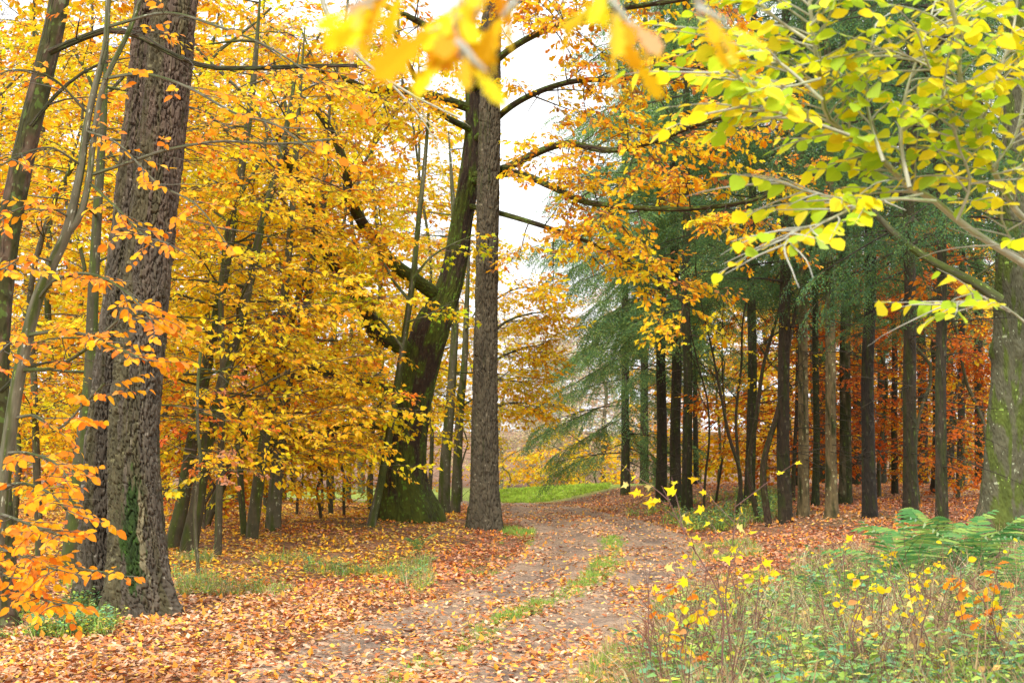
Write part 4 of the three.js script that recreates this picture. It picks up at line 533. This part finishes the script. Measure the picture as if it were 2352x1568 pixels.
{
  const blade = (r, h, w, cols, n, lean) => { const b = new Buf(); for (let j = 0; j < n; j++) { const a = r() * 6.283, q = 0.07 * r(), o = V(Math.cos(a) * q, 0, Math.sin(a) * q), l = V(Math.cos(a) * lean * r(), 1, Math.sin(a) * lean * r()).normalize(), H = h * r.r(0.5, 1.2), c = tone(r, r.pick(cols), 0.2), sd = V(-Math.sin(a), 0, Math.cos(a)).multiplyScalar(w), n0 = V(Math.cos(a), 0.3, Math.sin(a)).normalize(), m = o.clone().addScaledVector(l, H * 0.55), e = o.clone().addScaledVector(l, H).add(V(l.x * H * 0.5, -H * 0.12, l.z * H * 0.5)); const i = [b.v(o.clone().add(sd), n0, c), b.v(o.clone().sub(sd), n0, c), b.v(m.clone().addScaledVector(sd, 0.8), n0, c), b.v(m.clone().addScaledVector(sd, -0.8), n0, c), b.v(e, n0, c)]; b.i.push(i[0], i[1], i[2], i[1], i[3], i[2], i[2], i[3], i[4]); } return b.geo(); };
  const GREEN = [[0.26, 0.46, 0.06], [0.36, 0.54, 0.08], [0.2, 0.4, 0.08], [0.48, 0.56, 0.12]], DRY = [[0.72, 0.58, 0.32], [0.66, 0.46, 0.24], [0.54, 0.32, 0.18], [0.66, 0.6, 0.26], [0.8, 0.7, 0.48]];
  const short = variants(3, (k) => blade(RNG(600 + k), 0.13, 0.004, GREEN, 14, 1)), dry = variants(3, (k) => blade(RNG(610 + k), 0.5, 0.0035, DRY, 8, 0.8)), tall = variants(3, (k) => blade(RNG(620 + k), 0.28, 0.0045, [...GREEN, ...DRY.slice(0, 1)], 10, 0.9));
  const meadowBlades = variants(3, (k) => blade(RNG(630 + k), 0.1, 0.014, [[0.46, 0.64, 0.07], [0.56, 0.68, 0.12], [0.4, 0.6, 0.08]], 14, 1.6));
  const bramble = variants(5, (k) => { const r = RNG(640 + k), b = new Buf(), cols = k < 3 ? [[0.13, 0.33, 0.08], [0.22, 0.44, 0.11], [0.4, 0.56, 0.08], [0.15, 0.36, 0.17]] : [[0.62, 0.64, 0.05], [0.46, 0.58, 0.08], [0.8, 0.64, 0.03], [0.7, 0.42, 0.12], [0.3, 0.5, 0.1]]; for (let s = 0; s < 4; s++) { const q = wander(r, V(0, 0, 0), V(r.s(0.8), 1, r.s(0.8)), r.r(0.18, 0.42), 4, 0.25, -0.5); b.tube(q, taper(5, 0.003, 0.001), [0.2, 0.1, 0.07], 3); for (let j = 0; j < 6; j++) { const [o, e] = along(q, r.r(0.25, 1)), L = r.r(0.035, 0.068); b.leaf(o, V(r.s(1), r.r(-0.3, 0.3), r.s(1)), V(r.s(0.6), 1, r.s(0.6)), L, L * 0.75, tone(r, r.pick(cols), 0.2), OVAL3, 0.15, 0.1); } } return b.geo(); });
  const stems = variants(2, (k) => { const r = RNG(660 + k), b = new Buf(); for (let s = 0; s < 5; s++) { const q = wander(r, V(r.s(0.1), 0, r.s(0.1)), V(r.s(0.3), 1, r.s(0.3)), r.r(0.35, 0.75), 6, 0.12, 0); b.tube(q, taper(7, 0.0035, 0.001), r.pick([[0.3, 0.12, 0.08], [0.42, 0.24, 0.14], [0.2, 0.09, 0.06]]), 3); for (let j = 0; j < 2; j++) { const [o] = along(q, r.r(0.4, 0.9)); b.tube(wander(r, o, V(r.s(1), 0.6, r.s(1)), 0.15, 3, 0.2, 0), taper(4, 0.002, 0.0008), [0.24, 0.1, 0.07], 3); } } return b.geo(); });
  const L1 = short.map(() => []), L2 = dry.map(() => []), L3 = bramble.map(() => []), L4 = tall.map(() => []), L5 = short.map(() => []), L6 = [[], []], r = RNG(23);
  const put = (L, x, d, s) => { const k = Math.floor(r() * L.length), c = r.r(0.8, 1.2); L[k].push([basis(V(x, surfY(x, -d) - 0.01, -d), V(r.s(1), 0, r.s(1)), UP, s * r.r(0.7, 1.25)), new THREE.Color(c, c, c)]); };
  for (let k = 0; k < 5200; k++) { const d = r.r(8.5, 25), x = pathX(d) + (r() + r() + r() - 1.5) * 0.2, p = fbm(x * 0.9, d * 0.45, 3, 0, 0, 120); if (r() < 0.5 * ss(-0.6, 0.6, p)) put(L1, x, d, r.r(0.25, 0.75)); }
  for (let k = 0; k < 5000; k++) { const d = r.r(8, 24), x = pathX(d) + r.r(1.25, 2.3), p = fbm(x * 0.9, d * 0.7, 3, 0, 0, 130); if (r() < 0.6 * ss(-0.3, 0.4, p)) { put(L1, x, d, r.r(0.5, 1)); if (r() < 0.3) put(L2, x, d, 0.5); } }
  for (let k = 0; k < 2600; k++) { const d = r.r(19, 27), x = pathX(d) - r.r(1.35, 2), p = fbm(x * 0.9, d * 0.5, 3, 0, 0, 140); if (r() < 0.7 * ss(-0.1, 0.4, p)) put(L1, x, d, r.r(0.4, 0.9)); }
  for (let k = 0; k < 9000; k++) { const d = 7 + 11 * r() ** 1.3, x = lerp(0.09, 0.43, r()) * d, s = x - pathX(d); if (s < 1.7 || (d > 14.5 && x < 0.2 * d)) continue; const p = fbm(x * 0.75, d * 0.6, 3, 0, 0, 150) * 1.4; if (r() < 0.15 + 0.5 * ss(-0.3, 0.25, p)) put(L2, x, d, r.r(0.6, 1.2)); if (r() < 0.7 * ss(0.3, -0.2, p)) put(L4, x, d, r.r(0.7, 1.2)); if (r() < 0.36 + 0.4 * ss(0.25, -0.25, p)) put(L3, x, d, r.r(0.6, 1.2)); if (r() < 0.025) put(L6, x, d, r.r(0.7, 1.2)); }
  for (let k = 0; k < 3000; k++) { const d = r.r(16.2, 20.5), x = (r.r(400, 990) - 1176) * K * d, p = fbm(x * 0.9, d * 0.9, 3, 0, 0, 160) - 0.35 * ss(-1.6, -1, x - pathX(d)); if (r() < 0.55 * ss(-0.3, 0.35, p)) { put(L4, x, d, r.r(0.35, 0.85)); if (r() < 0.3 + 0.5 * ss(0.25, -0.25, p)) put(L3, x, d, 0.6); if (r() < 0.3) put(L2, x, d, 0.5); } }
  for (let k = 0; k < 900; k++) { const d = r.r(12.6, 17), x = (r.r(-20, 260) - 1176) * K * d; if (fbm(x, d, 3, 0, 0, 170) > 0) { put(L4, x, d, 0.8); put(L3, x, d, 0.7); } }
  for (let k = 0; k < 1500; k++) { const d = r.r(25, 34), x = (r.r(1430, 1800) - 1176) * K * d; if (x - pathX(d) > 1.6 && r() < 0.5 * ss(-0.1, 0.4, fbm(x * 0.7, d * 0.7, 3, 0, 0, 180))) { put(L4, x, d, 1); put(L3, x, d, 0.9); } }
  for (let k = 0; k < 4000; k++) { const d = r.r(45, 70), x = (r.r(1120, 1400) - 1176) * K * d; put(L5, x, d, 1.1); }
  cover('grass', 'short green grass along the crown and edges of the track', 'grass', short, greenMat, L1); cover('dry_grass', 'tangle of dry straw stems in the right undergrowth', 'dry grass', dry, greenMat, L2); cover('brambles', 'low bramble leaves, green and yellow, in the undergrowth', 'brambles', bramble, greenMat, L3); cover('tall_grass', 'taller rough grass tufts in the undergrowth and on the bank', 'grass', tall, greenMat, L4); cover('bare_stems', 'thin reddish bare stems standing in the right undergrowth', 'stems', stems, greenMat, L6); cover('meadow_grass', 'bright green meadow grass at the end of the track', 'grass', meadowBlades, greenMat, L5);
}


renderer.render(scene, camera);
